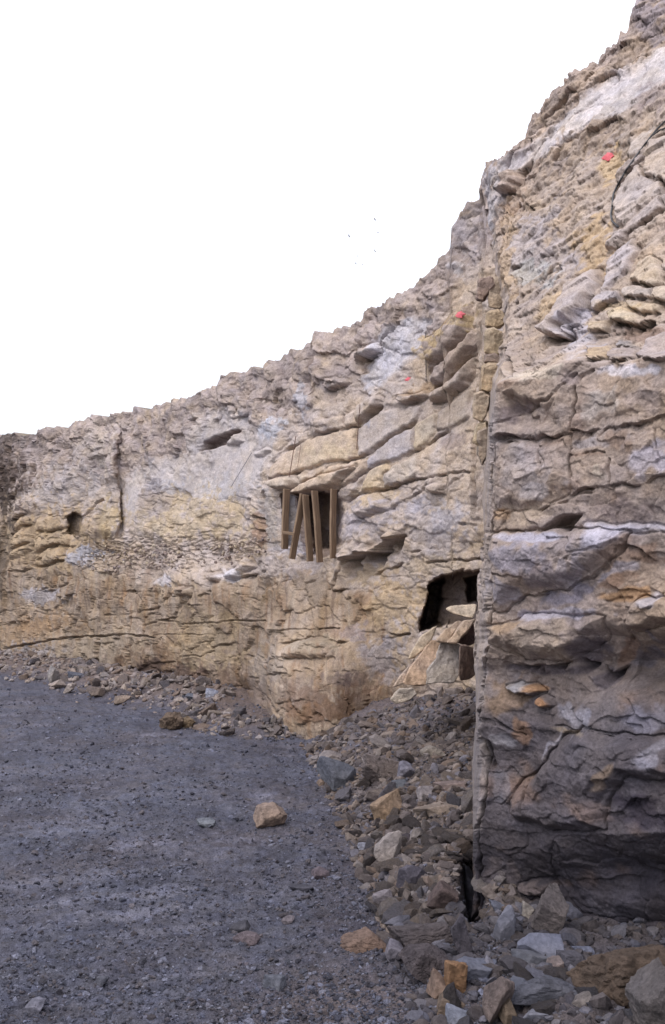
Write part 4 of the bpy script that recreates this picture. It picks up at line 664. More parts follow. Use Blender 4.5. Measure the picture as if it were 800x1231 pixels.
# ------------------------------------------------------------------ quarry floor and scree
FOOT = [(-2, .9), (0, .8), (4, .72), (5.67, .6), (7.3, .42), (9.5, .25), (12, -.05), (14.5, -.35), (16, -.9)]   # (Y, X) of the scree's edge
def wall_dist(X, Y): return (X + 2.96) * -.7577 + (Y - 19.8) * -.6526     # metres out from the left wall
def ground(X, Y):
    r = np.hypot(X, Y)
    g = .05 * fbm(X * .35, Y * .35, 3, seed=101) + .02 * fbm(X * 1.5 + Y * .4, Y * 1.5, 3, seed=104)
    # parallel ripper marks across the shale
    wv = fbm(X * .5, Y * .5, 3, seed=107); s = -X * .55 + Y * .83 + .9 * wv; t = X * .83 + Y * .55
    g = g + .012 * fbm(t * 1.5, s * 2.8, 5, .65, seed=108) + .05 * fbm(X * 3, Y * 3, 4, .65, seed=110) + .042 * fbm(X * 9, Y * 9, 4, .75, seed=111) + .012 * fbm(t * 3, s * 9, 3, .7, seed=112, ridge=True)
    foot = itp(Y, FOOT)
    d = X - foot + .15 * fbm(X * 1.2 + 3, Y * 1.2, 3, seed=115)
    cap = itp(Y, [(0, .35), (5, .24), (6.3, .10), (7.2, .16), (8, .50), (10, .72), (12, .95), (14, 1.05), (16, .6)])
    tal = cap * (1 - np.exp(-np.maximum(d, 0) * .62 / cap)); 
    uu = (X + 2.96) * .6526 - (Y - 19.8) * .7577
    w = wall_dist(X, Y) - 1.3 * ss(1.9, 3.0, uu) * (1 - ss(4.4, 6.2, uu)); bw = ss(1.5, 3.0, uu) * (1 - ss(4.6, 6.4, uu)); strip = (.40 - .2 * bw) * (1 - ss(.0, 1.35 - .65 * bw, w + .35 * fbm(X * .8, Y * .8, 2, seed=118))) * ss(9, 13, Y)
    slot = np.exp(-((X - .134 * Y) / .07) ** 2) * ss(6.9, 7.15, Y) * (1 - ss(8.0, 8.6, Y)); tal = tal * (1 - slot)
    g = g - .3 * slot
    rough = np.clip(tal * 3, 0, 1) + np.clip(strip * 3, 0, 1)
    return g + np.maximum(tal, strip) + np.clip(rough, 0, 1) * (.10 * fbm(X * 2.5, Y * 2.5, 4, .6, seed=121) + .03 * fbm(X * 12, Y * 12, 2, seed=125)), tal, strip
def build_ground():
    nr, nc = 640, 560
    # rows spaced evenly in the view, plus far rows to the horizon
    near_r = FPX * EYE / np.linspace(760, 122, nr - 24)
    rows = np.concatenate([np.linspace(-14, near_r[0] - .3, 12), near_r, np.geomspace(28, 900, 12)])
    an = np.concatenate([np.linspace(-14, -.46, 30), np.linspace(-.44, .42, nc - 60), np.linspace(.45, 14, 30)])
    Y = np.repeat(rows[:, None], nc, 1); sca = np.maximum(np.abs(Y), 3.) 
    X = an[None] * np.where(np.abs(an[None]) < .45, sca, sca)
    X, Y = X.ravel(), Y.ravel()
    z, tal, strip = ground(X, Y)
    far = ss(30, 60, np.hypot(X, Y)); z = z * (1 - far)
    w = wall_dist(X, Y)
    n = fbm(X * .7, Y * .7, 4, seed=131); s = -X * .55 + Y * .83 + 1.2 * n; t = X * .83 + Y * .55; st = fbm(t * 1.1, s * 2.0, 6, .7, seed=133); f2 = fbm(X * 6, Y * 6, 4, .75, seed=137)
    one = np.ones((len(X), 3)); C = one * alb(86, 89, 103)
    def mix(a, b, m): return a * (1 - m[:, None]) + b * m[:, None]
    C = mix(C, one * alb(110, 113, 128), np.clip(st * 1.8 + .1, 0, 1) * .7); C = mix(C, one * alb(60, 58, 68), np.clip(-st * 2.2, 0, 1) * .6)
    C = mix(C, one * alb(94, 85, 86), np.clip(.35 + n * 1.5 + ss(-.4, .3, X), 0, 1) * .45)
    C = mix(C, one * alb(140, 142, 160), ss(.25, .6, n + .5 * st) * .5)
    C = mix(C, one * alb(104, 93, 86), np.clip(tal * 4, 0, 1) * .85); C = mix(C, one * alb(122, 104, 90), np.clip(strip * 4, 0, 1) * .8)
    C = mix(C, one * alb(120, 112, 116), ss(11, 13, Y) * np.clip(tal * 3, 0, 1) * .6)
    for (qx_, qy_, rx, ry, stn) in ((120, 1082, .75, .13, .8), (165, 1098, .6, .12, .8), (60, 1060, .8, .15, .6), (40, 1000, 1.1, .2, .6), (90, 985, .9, .15, .4), (200, 1120, .5, .08, .6), (150, 960, 1.3, .15, .35), (60, 930, 1.5, .25, .4), (20, 1120, .5, .08, .5), (230, 1170, .5, .07, .4)):
        yc = FPX * EYE / (qy_ - HY); xc_ = (qx_ - CX) / FPX * yc; ca, sa = math.cos(.38), math.sin(.38)
        a_ = ((X - xc_) * ca + (Y - yc) * sa + .5 * n) / rx; b_ = (-(X - xc_) * sa + (Y - yc) * ca) / ry
        C = mix(C, one * alb(136, 138, 154), stn * .72 * (1 - ss(.3, 1.3, np.hypot(a_, b_ + .8 * n) + 1.5 * st + .9 * f2)))
    dd = np.hypot((X - .15) / .9, (Y - 5.6) / .9); C = mix(C, one * alb(118, 106, 102), (1 - ss(.4, 1.2, dd + .5 * n)) * .6)
    pt = fbm(X * 1.1 + 5, Y * .9, 4, .6, seed=151); C = mix(C, one * alb(66, 66, 77), ss(.05, .4, pt) * .45 * (1 - np.clip(tal * 4, 0, 1))); C = mix(C, one * alb(112, 106, 108), ss(.1, .45, -pt) * .4)
    C = C * (1 + .5 * f2)[:, None]
    V = np.stack([X, Y, z], -1); F = grid_faces(nr, nc)[:, ::-1]
    o = link('quarry_floor', mesh_np('quarry_floor', V, F, C), M_GROUND)
    tag(o, 'flat blue-grey shale quarry floor with scraped gravel and a scree bank against the rock', None, None, 'structure')
build_ground()
def gz(x, y): return float(ground(np.array([x]), np.array([y]))[0][0])
def on_ground(px, py):
    """point where the view line through a photo pixel meets the floor or scree"""
    r = np.linspace(4.0, 26, 1500); X = (px - CX) / FPX * r; Zr = EYE + (HY - py) / FPX * r
    g = ground(X, r)[0]; k = np.nonzero(Zr <= g)[0]
    k = k[0] if len(k) else len(r) - 1
    return float(X[k]), float(r[k]), float(g[k])

# ------------------------------------------------------------------ rocks
_ico = {}
def ico(n):
    if n not in _ico:
        bm = bmesh.new(); bmesh.ops.create_icosphere(bm, subdivisions=n, radius=1)
        _ico[n] = (np.array([v.co[:] for v in bm.verts]), np.array([[v.index for v in f.verts] for f in bm.faces])); bm.free()
    return _ico[n]
def rock_geo(seed, lvl=4, aspect=(1, 1, 1), planes=11, rough=.05, flat=0, spread=(.5, 1.0), layers=0, rounded=False):
    r = np.random.default_rng(seed); D, F = ico(lvl)
    n = np.concatenate([np.array([[1, 0, 0], [-1, 0, 0], [0, 1, 0], [0, -1, 0], [0, 0, 1], [0, 0, -1]]) + r.normal(size=(6, 3)) * .3, r.normal(size=(max(planes - 5, 2), 3))]); planes = len(n)
    n /= np.linalg.norm(n, axis=1)[:, None]
    if rounded: n = r.normal(size=(26, 3)); n /= np.linalg.norm(n, axis=1)[:, None]; planes = 26; spread = (.78, 1)
    n_ = n; d = r.uniform(*spread, planes)
    if flat:                                            # two parallel cleavage faces
        t = r.normal(size=3) * .08 + np.array([0, 0, 1.]); t /= np.linalg.norm(t); n = np.concatenate([n, [t], [-t]]); d = np.concatenate([d, [flat], [flat]])
    s = D @ n.T; rad = np.min(np.where(s > .04, d / np.maximum(s, .04), 9), axis=1); rad = np.minimum(rad, 1.7)
    V = D * rad[:, None]
    if lvl >= 3:
        sd = seed % 50
        V = V * (1 + rough * perlin3(V * 2.3 + seed, sd) + rough * .5 * perlin3(V * 6 + seed, sd + 1) + (rough * .28 * perlin3(V * 14 + seed, sd + 2) if lvl >= 4 else 0))[:, None]
        if layers:
            ax = r.normal(size=3); ax /= np.linalg.norm(ax); q = V @ ax * layers + perlin3(V * 2, sd); V = V * (1 + .05 * (np.abs((q % 1) - .5) < .12) * -1.)[:, None]
    return V * np.array(aspect), F
def rock_mesh(name, *a, smooth=None, **k):
    V, F = rock_geo(*a, **k); return mesh_np(name, V, F, None, False if smooth is None else smooth)

# named stones: (photo column, photo row of the stone's middle, width px, height px, thickness ratio, colour, tilt xyz deg, options, name, label)
NAMED = [
 (325, 981, 36, 28, .9, (168, 146, 128), (0, 0, 20), dict(rough=.07, rounded=True), 'boulder', 'rounded rust-stained boulder alone on the open gravel floor', 'boulder'),
 (411, 933, 42, 36, .6, (112, 116, 126), (0, 12, 10), dict(flat=.6), 'boulder', 'dark blue-grey pyramid-shaped boulder at the upper edge of the gravel', 'boulder'),
 (397, 913, 26, 18, .8, (156, 146, 140), (0, 0, 10), dict(), 'boulder', 'pale buff stone just behind the dark pyramid-shaped boulder', 'boulder'),
 (461, 975, 38, 36, .8, (172, 146, 116), (10, -15, 30), dict(), 'boulder', 'orange-buff angular boulder at the edge of the scree', 'boulder'),
 (466, 1024, 30, 42, .28, (176, 166, 158), (70, 14, 10), dict(flat=.3), 'stone_slab', 'pale flat slab standing on edge below the orange-buff boulder', 'slab'),
 (441, 1019, 19, 11, .5, (160, 162, 174), (0, 0, 0), dict(flat=.5), 'stone', 'small whitish stone left of the upright pale slab', 'stone'),
 (461, 926, 50, 36, .8, (134, 122, 116), (0, 10, 40), dict(layers=3), 'boulder', 'large brown-grey boulder right of the dark pyramid-shaped one', 'boulder'),
 (487, 928, 17, 22, .8, (134, 132, 144), (10, 0, 0), dict(), 'stone', 'upright bluish stone leaning on the large brown-grey boulder', 'stone'),
 (478, 947, 20, 14, .8, (112, 116, 122), (0, 0, 0), dict(), 'stone', 'grey stone wedged under the large brown-grey boulder', 'stone'),
 (511, 957, 20, 20, .7, (166, 158, 156), (10, 20, 10), dict(), 'stone', 'pale squarish stone high in the middle of the scree', 'stone'),
 (525, 975, 50, 16, .5, (156, 140, 124), (0, -18, 0), dict(flat=.45), 'stone_slab', 'long buff slab sloping down left across the scree', 'slab'),
 (489, 1010, 46, 14, .4, (84, 76, 80), (20, -40, 0), dict(flat=.4), 'stone_slab', 'dark thin slab leaning behind the upright pale slab', 'slab'),
 (545, 945, 42, 10, .5, (150, 132, 124), (0, -4, 0), dict(flat=.5), 'stone_slab', 'flat brown slab beside the corner high on the scree', 'slab'),
 (518, 905, 26, 14, .6, (162, 152, 138), (0, -35, 0), dict(flat=.5), 'stone_slab', 'pale greenish slab lying on the upper scree', 'slab'),
 (461, 1088, 24, 22, .8, (150, 142, 144), (0, 0, 20), dict(), 'boulder', 'pale grey block at the foot of the scree level with the slot', 'boulder'),
 (496, 1060, 34, 34, .8, (102, 98, 108), (0, 10, 20), dict(), 'boulder', 'dark grey block with a pale top in the lower scree', 'boulder'),
 (532, 1082, 34, 36, .7, (112, 96, 92), (20, 35, 0), dict(), 'boulder', 'triangular reddish-grey block next to the dark slot', 'boulder'),
 (437, 1136, 66, 26, .5, (140, 116, 100), (0, -10, 20), dict(layers=4), 'boulder', 'low brown layered rock reaching out over the gravel', 'boulder'),
 (474, 1146, 20, 28, .7, (140, 136, 146), (0, 20, 0), dict(), 'stone', 'pale stone between the low brown rock and the folded rock', 'stone'),
 (513, 1128, 70, 34, .7, (100, 92, 92), (0, -14, 0), dict(layers=5), 'boulder', 'dark folded layered rock with a smooth curved back', 'boulder'),
 (514, 1160, 56, 42, .8, (94, 86, 88), (0, -20, 0), dict(layers=5), 'boulder', 'lower dark layered rock under the curved one', 'boulder'),
 (547, 1178, 24, 46, .7, (160, 122, 84), (0, 8, 10), dict(layers=4), 'stone', 'rusty orange stone standing upright near the bottom', 'stone'),
 (528, 1190, 24, 32, .6, (150, 126, 108), (0, 25, 0), dict(), 'stone', 'brown stone leaning on the orange one', 'stone'),
 (556, 1128, 22, 56, .4, (92, 88, 96), (80, 8, 60), dict(flat=.35), 'stone_slab', 'dark narrow slab standing below the slot', 'slab'),
 (545, 1210, 46, 24, .6, (134, 116, 98), (0, 0, 0), dict(), 'boulder', 'brown boulder at the bottom under the orange stone', 'boulder'),
 (571, 1168, 48, 28, .35, (106, 110, 124), (10, 20, 0), dict(flat=.5), 'slate_slab', 'blue-grey slate lying left of the brown pointed stone', 'slab'),
 (549, 1224, 24, 26, .6, (140, 146, 160), (0, 20, 0), dict(flat=.5), 'slate_slab', 'small pale blue slate cut by the bottom edge', 'slab'),
 (650, 1141, 48, 34, .32, (120, 124, 140), (20, 24, -10), dict(flat=.5, rough=.04), 'slate_slab', 'smooth pale slate slab, brightest stone in the lower right heap', 'slab'),
 (608, 1113, 24, 42, .5, (118, 120, 132), (10, -22, 10), dict(flat=.5, rough=.04), 'slate_slab', 'pointed grey slate standing upright near the corner', 'slab'),
 (634, 1097, 13, 24, .4, (166, 158, 146), (60, 10, 0), dict(flat=.4), 'stone', 'thin pale upright stone between two darker blocks', 'stone'),
 (660, 1104, 40, 54, .8, (120, 112, 110), (0, 8, 0), dict(rough=.08), 'boulder', 'tall rough grey boulder against the foot of the near face', 'boulder'),
 (602, 1092, 17, 14, .8, (120, 124, 138), (0, 0, 0), dict(), 'stone', 'small bluish block above the pointed slate', 'stone'),
 (622, 1197, 36, 38, .5, (98, 102, 114), (40, 0, 0), dict(flat=.4, rough=.03, rounded=True), 'slate_slab', 'dark rounded slate disc near the bottom edge', 'slab'),
 (662, 1194, 100, 34, .5, (104, 106, 116), (10, 46, 0), dict(flat=.4, layers=3), 'stone_slab', 'long grey slab sloping down right to the bottom edge', 'slab'),
 (592, 1207, 34, 64, .7, (134, 120, 114), (0, 8, 20), dict(), 'boulder', 'brown pointed stone rising from the bottom edge', 'boulder'),
 (757, 1172, 118, 80, .9, (104, 88, 74), (0, -12, 20), dict(layers=3, rough=.08), 'boulder', 'largest brown weathered boulder in the lower right heap', 'boulder'),
 (793, 1215, 60, 74, .9, (116, 110, 108), (0, -20, 0), dict(rough=.1), 'boulder', 'rough grey boulder in the bottom right corner', 'boulder'),
 (705, 1143, 24, 13, .5, (128, 134, 154), (0, 22, 0), dict(flat=.5), 'stone', 'small blue stone between the pale slate and the brown boulder', 'stone'),
 (697, 1185, 28, 28, .8, (92, 86, 84), (0, 0, 0), dict(), 'stone', 'dark rounded stone left of the largest brown boulder', 'stone'),
 (690, 1160, 34, 26, .8, (104, 102, 110), (0, 0, 0), dict(), 'stone', 'dull grey stone behind the long sloping slab', 'stone'),
 (697, 1205, 30, 16, .8, (138, 130, 124), (0, 20, 0), dict(), 'stone', 'light brown stone under the dark rounded one', 'stone'),
 (632, 1158, 38, 26, .6, (104, 106, 114), (0, 10, 0), dict(flat=.6), 'slate_slab', 'dull slate under the smooth pale slate', 'slab'),
 (668, 1162, 18, 24, .6, (144, 130, 124), (0, 0, 0), dict(), 'stone', 'small pinkish stone tucked below the smooth pale slate', 'stone'),
 (612, 1222, 22, 32, .6, (136, 118, 96), (0, -30, 0), dict(flat=.5), 'stone', 'narrow tan stone cut by the bottom edge', 'stone'),
 (645, 1222, 34, 14, .5, (130, 132, 142), (0, 12, 0), dict(flat=.5), 'slate_slab', 'flat pale slate at the bottom below the dark disc', 'slab'),
 (579, 1092, 12, 10, .8, (120, 116, 122), (0, 0, 0), dict(), 'stone', 'little grey stone at the foot of the corner', 'stone'),
 (564, 1078, 15, 66, .8, (70, 70, 82), (0, 3, 0), dict(flat=.5, rough=.03), 'stone_slab', 'tall narrow dark slab standing against the corner at the slot', 'slab'),
 (725, 1095, 30, 14, .7, (118, 112, 114), (0, 0, 0), dict(rough=.1), 'stone', 'rough pale stone on the ledge above the brown boulder', 'stone'),
 (246, 990, 21, 11, .5, (128, 134, 142), (0, 0, 0), dict(flat=.5), 'stone', 'flat grey stone on the gravel left of the rust-stained boulder', 'stone'),
 (298, 1129, 30, 17, .7, (124, 112, 116), (0, 0, 0), dict(rounded=True), 'stone', 'smooth brownish stone low in the middle of the gravel', 'stone'),
 (385, 1051, 20, 16, .8, (120, 108, 114), (0, 0, 0), dict(rounded=True), 'stone', 'rounded mauve stone right of centre on the gravel', 'stone'),
 (363, 1069, 26, 8, .5, (88, 88, 98), (0, 0, 0), dict(flat=.5), 'stone', 'thin dark stone lying left of the rounded mauve stone', 'stone'),
 (346, 1107, 15, 11, .7, (130, 122, 126), (0, 0, 0), dict(), 'stone', 'small light stone between the mauve and the brownish stone', 'stone'),
 (290, 1114, 24, 12, .6, (86, 86, 94), (0, 0, 0), dict(), 'stone', 'dark stone just behind the smooth brownish one', 'stone'),
 (332, 1183, 26, 16, .6, (116, 120, 130), (0, 0, 0), dict(flat=.5), 'stone', 'blue-grey stone on the gravel near the bottom middle', 'stone'),
 (121, 1180, 12, 10, .6, (112, 114, 124), (0, 0, 0), dict(), 'stone', 'small grey stone low on the left of the gravel', 'stone'),
 (40, 1213, 22, 18, .6, (134, 134, 146), (0, 0, 0), dict(), 'stone', 'pale stone in the bottom left corner', 'stone'),
 (206, 868, 26, 22, .8, (124, 106, 88), (0, 0, 0), dict(rough=.2, rounded=True), 'boulder', 'lumpy brown rock out on the gravel by the far rubble', 'boulder'),
 (226, 869, 16, 14, .8, (140, 120, 92), (0, 0, 0), dict(rough=.18, rounded=True), 'boulder', 'smaller tan rock touching the lumpy brown one', 'boulder'),
 (64, 812, 13, 19, .7, (172, 166, 160), (0, 20, 0), dict(), 'stone', 'leaning pale stone near the left end of the rubble strip', 'stone'),
 (66, 824, 20, 12, .7, (174, 160, 148), (0, -20, 0), dict(), 'stone', 'light buff stone in front of the leaning pale one', 'stone'),
 (83, 828, 13, 12, .8, (190, 178, 168), (0, 0, 0), dict(), 'stone', 'small whitish stone at the front of the far rubble strip', 'stone'),
 (93, 813, 20, 9, .5, (106, 110, 122), (0, 0, 0), dict(flat=.5), 'stone', 'flat blue-grey slab on top of the far rubble strip', 'slab'),
 (118, 833, 22, 14, .6, (132, 118, 108), (0, -20, 0), dict(), 'stone', 'brown stone in the rubble strip right of the whitish one', 'stone'),
 (232, 838, 20, 9, .5, (116, 122, 134), (0, 15, 0), dict(flat=.5), 'stone', 'blue-grey slab leaning on the wall foot beside the vertical joint', 'slab'),
 (252, 833, 14, 12, .6, (168, 174, 190), (0, 10, 0), dict(), 'stone', 'pale bluish stone on the wall foot right of the vertical joint', 'stone'),
 (146, 842, 20, 10, .6, (166, 148, 130), (0, 0, 0), dict(), 'stone', 'buff stone lying in the middle of the far rubble strip', 'stone'),
]
for i, (px, py, wp, hp, th, colr, rot, opt, nm, lab, cat) in enumerate(NAMED):
    x, y, g = on_ground(px, py + hp * .42)
    y += wp * .3 * y / FPX; x = (px - CX) / FPX * y
    w_, h_ = wp * y / FPX / 2 * 1.15, hp * y / FPX / 2 * 1.18
    opt = dict(opt); flat = opt.pop('flat', 0)
    lvl = 5 if wp > 30 else 4 if wp > 15 else 3
    V, F = rock_geo(300 + i * 7, lvl, (1, 1, 1), flat=(flat * 1.3 if flat else 0), **opt)
    e = Matrix.Rotation(math.radians(rot[1]), 3, 'Y') @ Matrix.Rotation(math.radians(rot[0]), 3, 'X') @ Matrix.Rotation(math.radians(rot[2]), 3, 'Z')
    V = V @ np.array(e).T
    V = V / (V.max(0) - V.min(0)) * 2                   # fit the seen width and height, depth between the two
    V = V * np.array([w_, (w_ + h_) / 2 * (.7 + .3 * th), h_])
    zc = EYE + (HY - py) / FPX * y
    me = mesh_np(nm, V, F, None, False)
    o = link(nm, me, M_SLATE if nm == 'slate_slab' else M_LOOSE, None, (x, y, zc)); o.color = (*(alb(*colr) * .82), 1)
    tag(o, lab, cat)

# fallen blocks under the low opening, resting on the wall's foot: (outline column, row, depth, width px, height px, colour, tilt, label)
def at(px, py, D): return Vector(((px - CX) / FPX * D, D, EYE + (HY - py) / FPX * D))
def prism_rock(name, poly, D0, thick, colr, label, cat, seed, mat=None, parent=None, dgrad=(0, 0), rough=.012, kind=None):
    """angular block with the outline of poly (photo pixels) at depth D0, given real thickness along the line of sight"""
    cx, cy = np.mean([p[0] for p in poly]), np.mean([p[1] for p in poly]); c = at(cx, cy, D0)
    if label: poly = [(cx + (x - cx) * 1.09, cy + (y - cy) * 1.07) for x, y in poly]; D0 = D0 + .12 * math.sin(seed * 2.4)
    bm = bmesh.new(); fr = []; bk = []
    for (x, y) in poly:
        D = D0 + dgrad[0] * (x - cx) + dgrad[1] * (y - cy)
        p = at(x, y, D) - c; fr.append(bm.verts.new(p)); q = at(cx + (x - cx) * .9, cy + (y - cy) * .9, D + thick) - c; bk.append(bm.verts.new(q))
    n = len(poly); bm.faces.new(fr[::-1]) ; bm.faces.new(bk)
    for i in range(n): bm.faces.new((fr[i], fr[(i + 1) % n], bk[(i + 1) % n], bk[i]))
    bmesh.ops.recalc_face_normals(bm, faces=bm.faces)
    bmesh.ops.bevel(bm, geom=list(bm.edges), offset=.010 * D0 / 12, segments=1, affect='EDGES')
    bmesh.ops.triangulate(bm, faces=bm.faces)
    for _ in range(4):
        L = [e for e in bm.edges if e.calc_length() > .035 * D0 / 12]
        if not L: break
        bmesh.ops.subdivide_edges(bm, edges=L, cuts=1); bmesh.ops.triangulate(bm, faces=[f for f in bm.faces if len(f.verts) > 3])
    bm.normal_update(); P = np.array([v.co[:] for v in bm.verts]); nn = np.array([v.normal[:] for v in bm.verts])
    d = rough * 1.6 * perlin3(P * 4 + seed, seed) + rough * perlin3(P * 11 + seed, seed + 1) + rough * .5 * perlin3(P * 28, seed + 2)
    P2 = P + nn * d[:, None]
    for v, p in zip(bm.verts, P2): v.co = p
    me = bpy.data.meshes.new(name); bm.to_mesh(me); bm.free()
    o = link(name, me, mat or M_LOOSE, parent, c); o.color = (*(alb(*colr) * 1.12), 1)
    if label: tag(o, label, cat)
    return o
PZ = (470, 660, 5.333)
prism_rock('fallen_block', Z(*PZ, 362,385, 380,372, 440,362, 520,355, 545,360, 540,395, 520,440, 470,432, 410,412), 11.6, .35, (206, 188, 158), 'pale wedge-shaped stone lying in the low opening, topmost of the fallen blocks', 'stone block', 3, dgrad=(0, -.008))
prism_rock('fallen_block', Z(*PZ, 300,585, 350,520, 430,460, 460,470, 400,540, 360,595), 11.55, .3, (186, 164, 138), 'tilted buff slab directly below the wedge-shaped stone, left of its twin', 'stone block', 5, dgrad=(.004, -.008))
prism_rock('fallen_block', Z(*PZ, 365,595, 410,540, 465,470, 530,460, 500,510, 420,600), 11.35, .45, (194, 170, 142), 'tilted buff slab right below the wedge-shaped stone beside the corner', 'stone block', 7, dgrad=(.004, -.008))
prism_rock('fallen_block', Z(*PZ, 120,700, 160,610, 200,560, 290,497, 255,590, 200,650, 150,690), 11.9, .35, (194, 176, 146), 'upper left tilted block at the foot of the low opening', 'stone block', 9, dgrad=(.003, -.004))
prism_rock('fallen_block', Z(*PZ, 90,850, 130,760, 210,650, 260,592, 315,600, 290,700, 230,780, 225,862, 150,870), 11.55, .5, (196, 168, 138), 'large buff block below the opening with a sloping left edge', 'stone block', 11, dgrad=(.003, -.004))
prism_rock('fallen_block', Z(*PZ, 235,860, 240,780, 295,700, 320,605, 440,620, 445,650, 432,800, 400,850, 330,850), 11.4, .55, (182, 172, 158), 'large pale grey-buff block at the centre below the opening', 'stone block', 13, dgrad=(.002, -.003))
prism_rock('fallen_block', Z(*PZ, 440,800, 448,650, 450,622, 550,640, 552,780, 500,830, 450,840), 11.3, .5, (150, 128, 112), 'brown block squeezed against the near corner below the opening', 'stone block', 15, dgrad=(.02, 0))
prism_rock('fallen_block', Z(*PZ, 20,880, 60,820, 150,700, 150,720, 80,860), 11.9, .2, (188, 168, 146), 'thin leaning slab at the left end of the fallen blocks', 'stone block', 17)
prism_rock('fallen_block', Z(*PZ, 430,600, 470,540, 530,480, 535,600, 500,615), 11.6, .35, (126, 106, 100), 'dark brown block behind the twin tilted slabs beside the corner', 'stone block', 19)
prism_rock('fallen_block', Z(*PZ, 10,960, 60,900, 140,890, 165,930, 120,970, 40,990), 11.3, .3, (196, 182, 160), 'pale cream stone lying below the left end of the fallen blocks', 'stone block', 21)

# column of stacked blocks filling the upright joint: parts of the near face
CB = (500, 230, 2.6667)
for k, (poly, c) in enumerate([
    (Z(*CB, 232,345, 240,300, 262,278, 300,300, 298,340, 270,378, 235,372), (190, 170, 142)), (Z(*CB, 226,432, 230,392, 262,382, 288,392, 286,425, 262,436), (192, 168, 130)),
    (Z(*CB, 222,515, 226,445, 250,440, 282,452, 290,500, 285,520, 250,522), (186, 166, 132)), (Z(*CB, 218,548, 225,524, 258,520, 290,530, 286,556, 250,546), (150, 130, 112)),
    (Z(*CB, 205,640, 215,560, 240,552, 285,562, 280,590, 240,640), (188, 164, 128)), (Z(*CB, 185,725, 190,650, 215,643, 240,655, 232,700, 212,738), (196, 176, 146)),
    (Z(*CB, 186,800, 196,745, 228,735, 232,790, 215,830), (194, 174, 138)), (Z(*CB, 198,345, 205,285, 240,278, 250,300, 215,350), (160, 138, 122)),
    ([(574, 545), (576, 520), (585, 515), (586, 545), (580, 560)], (176, 158, 134)), ([(596, 330), (600, 300), (612, 296), (614, 330), (606, 345)], (176, 150, 122)),
    ([(597, 250), (598, 235), (614, 238), (613, 262), (600, 266)], (170, 146, 116))]):
    D = itp(np.array([poly[0][1]]), [(230, 13.0), (300, 12.3), (360, 11.0), (430, 9.6), (540, 9.3)])[0]
    prism_rock('stacked_block', poly, float(D), .6, c, None, None, 30 + k, rough=.02, parent=near)

# scatter of rubble ----------------------------------------------------------------
R = random.Random(5)
variants = [rock_mesh('rubble_stone', 900 + k, 3, (1, R.uniform(.6, 1), R.uniform(.35, .85)), planes=R.choice((6, 7, 9)), rough=.035, spread=(.4, 1.0), flat=R.choice((0, .3, .45))) for k in range(18)]
for m in variants: m.materials.append(M_LOOSE)
ZONES = {
 'strip': ('rubble_stone', 'stone in the rubble strip along the foot of the left wall', 'rubble along the foot of the left wall', [(150, 136, 124), (134, 122, 116), (112, 102, 98), (160, 146, 130), (100, 100, 110), (134, 112, 92), (172, 164, 158)]),
 'scree': ('rubble_stone', 'broken stone lying in the scree bank between the floor and the near rock face', 'broken stones of the scree bank', [(124, 112, 102), (106, 98, 96), (88, 80, 77), (140, 126, 112), (104, 105, 116), (120, 100, 82), (146, 138, 132), (62, 56, 58), (90, 80, 76)]),
 'front': ('rubble_stone', 'grey broken stone in the heap under the near rock face', 'broken stones of the lower right heap', [(84, 82, 88), (68, 65, 70), (104, 106, 118), (98, 88, 82), (78, 70, 67), (122, 120, 126), (58, 55, 60)]),
 'floor': ('gravel_stone', 'loose grey stone scattered on the open shale floor', 'loose stones on the open floor', [(98, 98, 108), (116, 117, 130), (74, 72, 82), (104, 96, 98)])}
def zone_pt(zn):
    if zn == 'strip':
        u = R.uniform(-8.6, 5.6); w = abs(R.gauss(.0, .52 if u < 1.8 else .32)) + .05; w += 1.3 * float(ss(1.9, 3.0, u) * (1 - ss(4.4, 6.2, u)))
        return -2.96 + .6526 * u - .7577 * w, 19.8 - .7577 * u - .6526 * w
    if zn == 'scree':
        y = R.uniform(7.0, 14.6) if R.random() < .75 else R.uniform(7, 10); x0 = float(itp(np.array([y]), FOOT)[0]); return x0 + R.uniform(-.1, .14 * y - x0 + .25) ** 1.0 if True else 0, y
    if zn == 'front':
        y = R.uniform(4.6, 7.1); x0 = float(itp(np.array([y]), FOOT)[0]); return R.uniform(x0 - .15, .33 * y + .2), y
    px, py = R.uniform(-20, 560), 1231 - 400 * R.random() ** 1.3; x, y = (px - CX) / FPX, FPX * EYE / (py - HY); return x * y, y
cands = []
def size_for(zn, y):
    base = {'strip': (.038, .6), 'scree': (.031, .62), 'front': (.024, .66), 'floor': (.014, .45)}[zn]
    return min(base[0] * math.exp(R.gauss(0, base[1])), {'strip': .15, 'scree': .14, 'front': .10, 'floor': .04}[zn])
for zn, cnt in (('strip', 2600), ('scree', 6500), ('front', 3200), ('floor', 1500)):
    for _ in range(cnt):
        x, y = zone_pt(zn)
        if zn == 'floor' and x > float(itp(np.array([y]), FOOT)[0]): continue
        s = size_for(zn, y); cands.append((s / y, s, x, y, zn))
cands.sort(reverse=True)
XY = np.array([(c[2], c[3]) for c in cands]); GZ = ground(XY[:, 0], XY[:, 1])[0]
STONES = []
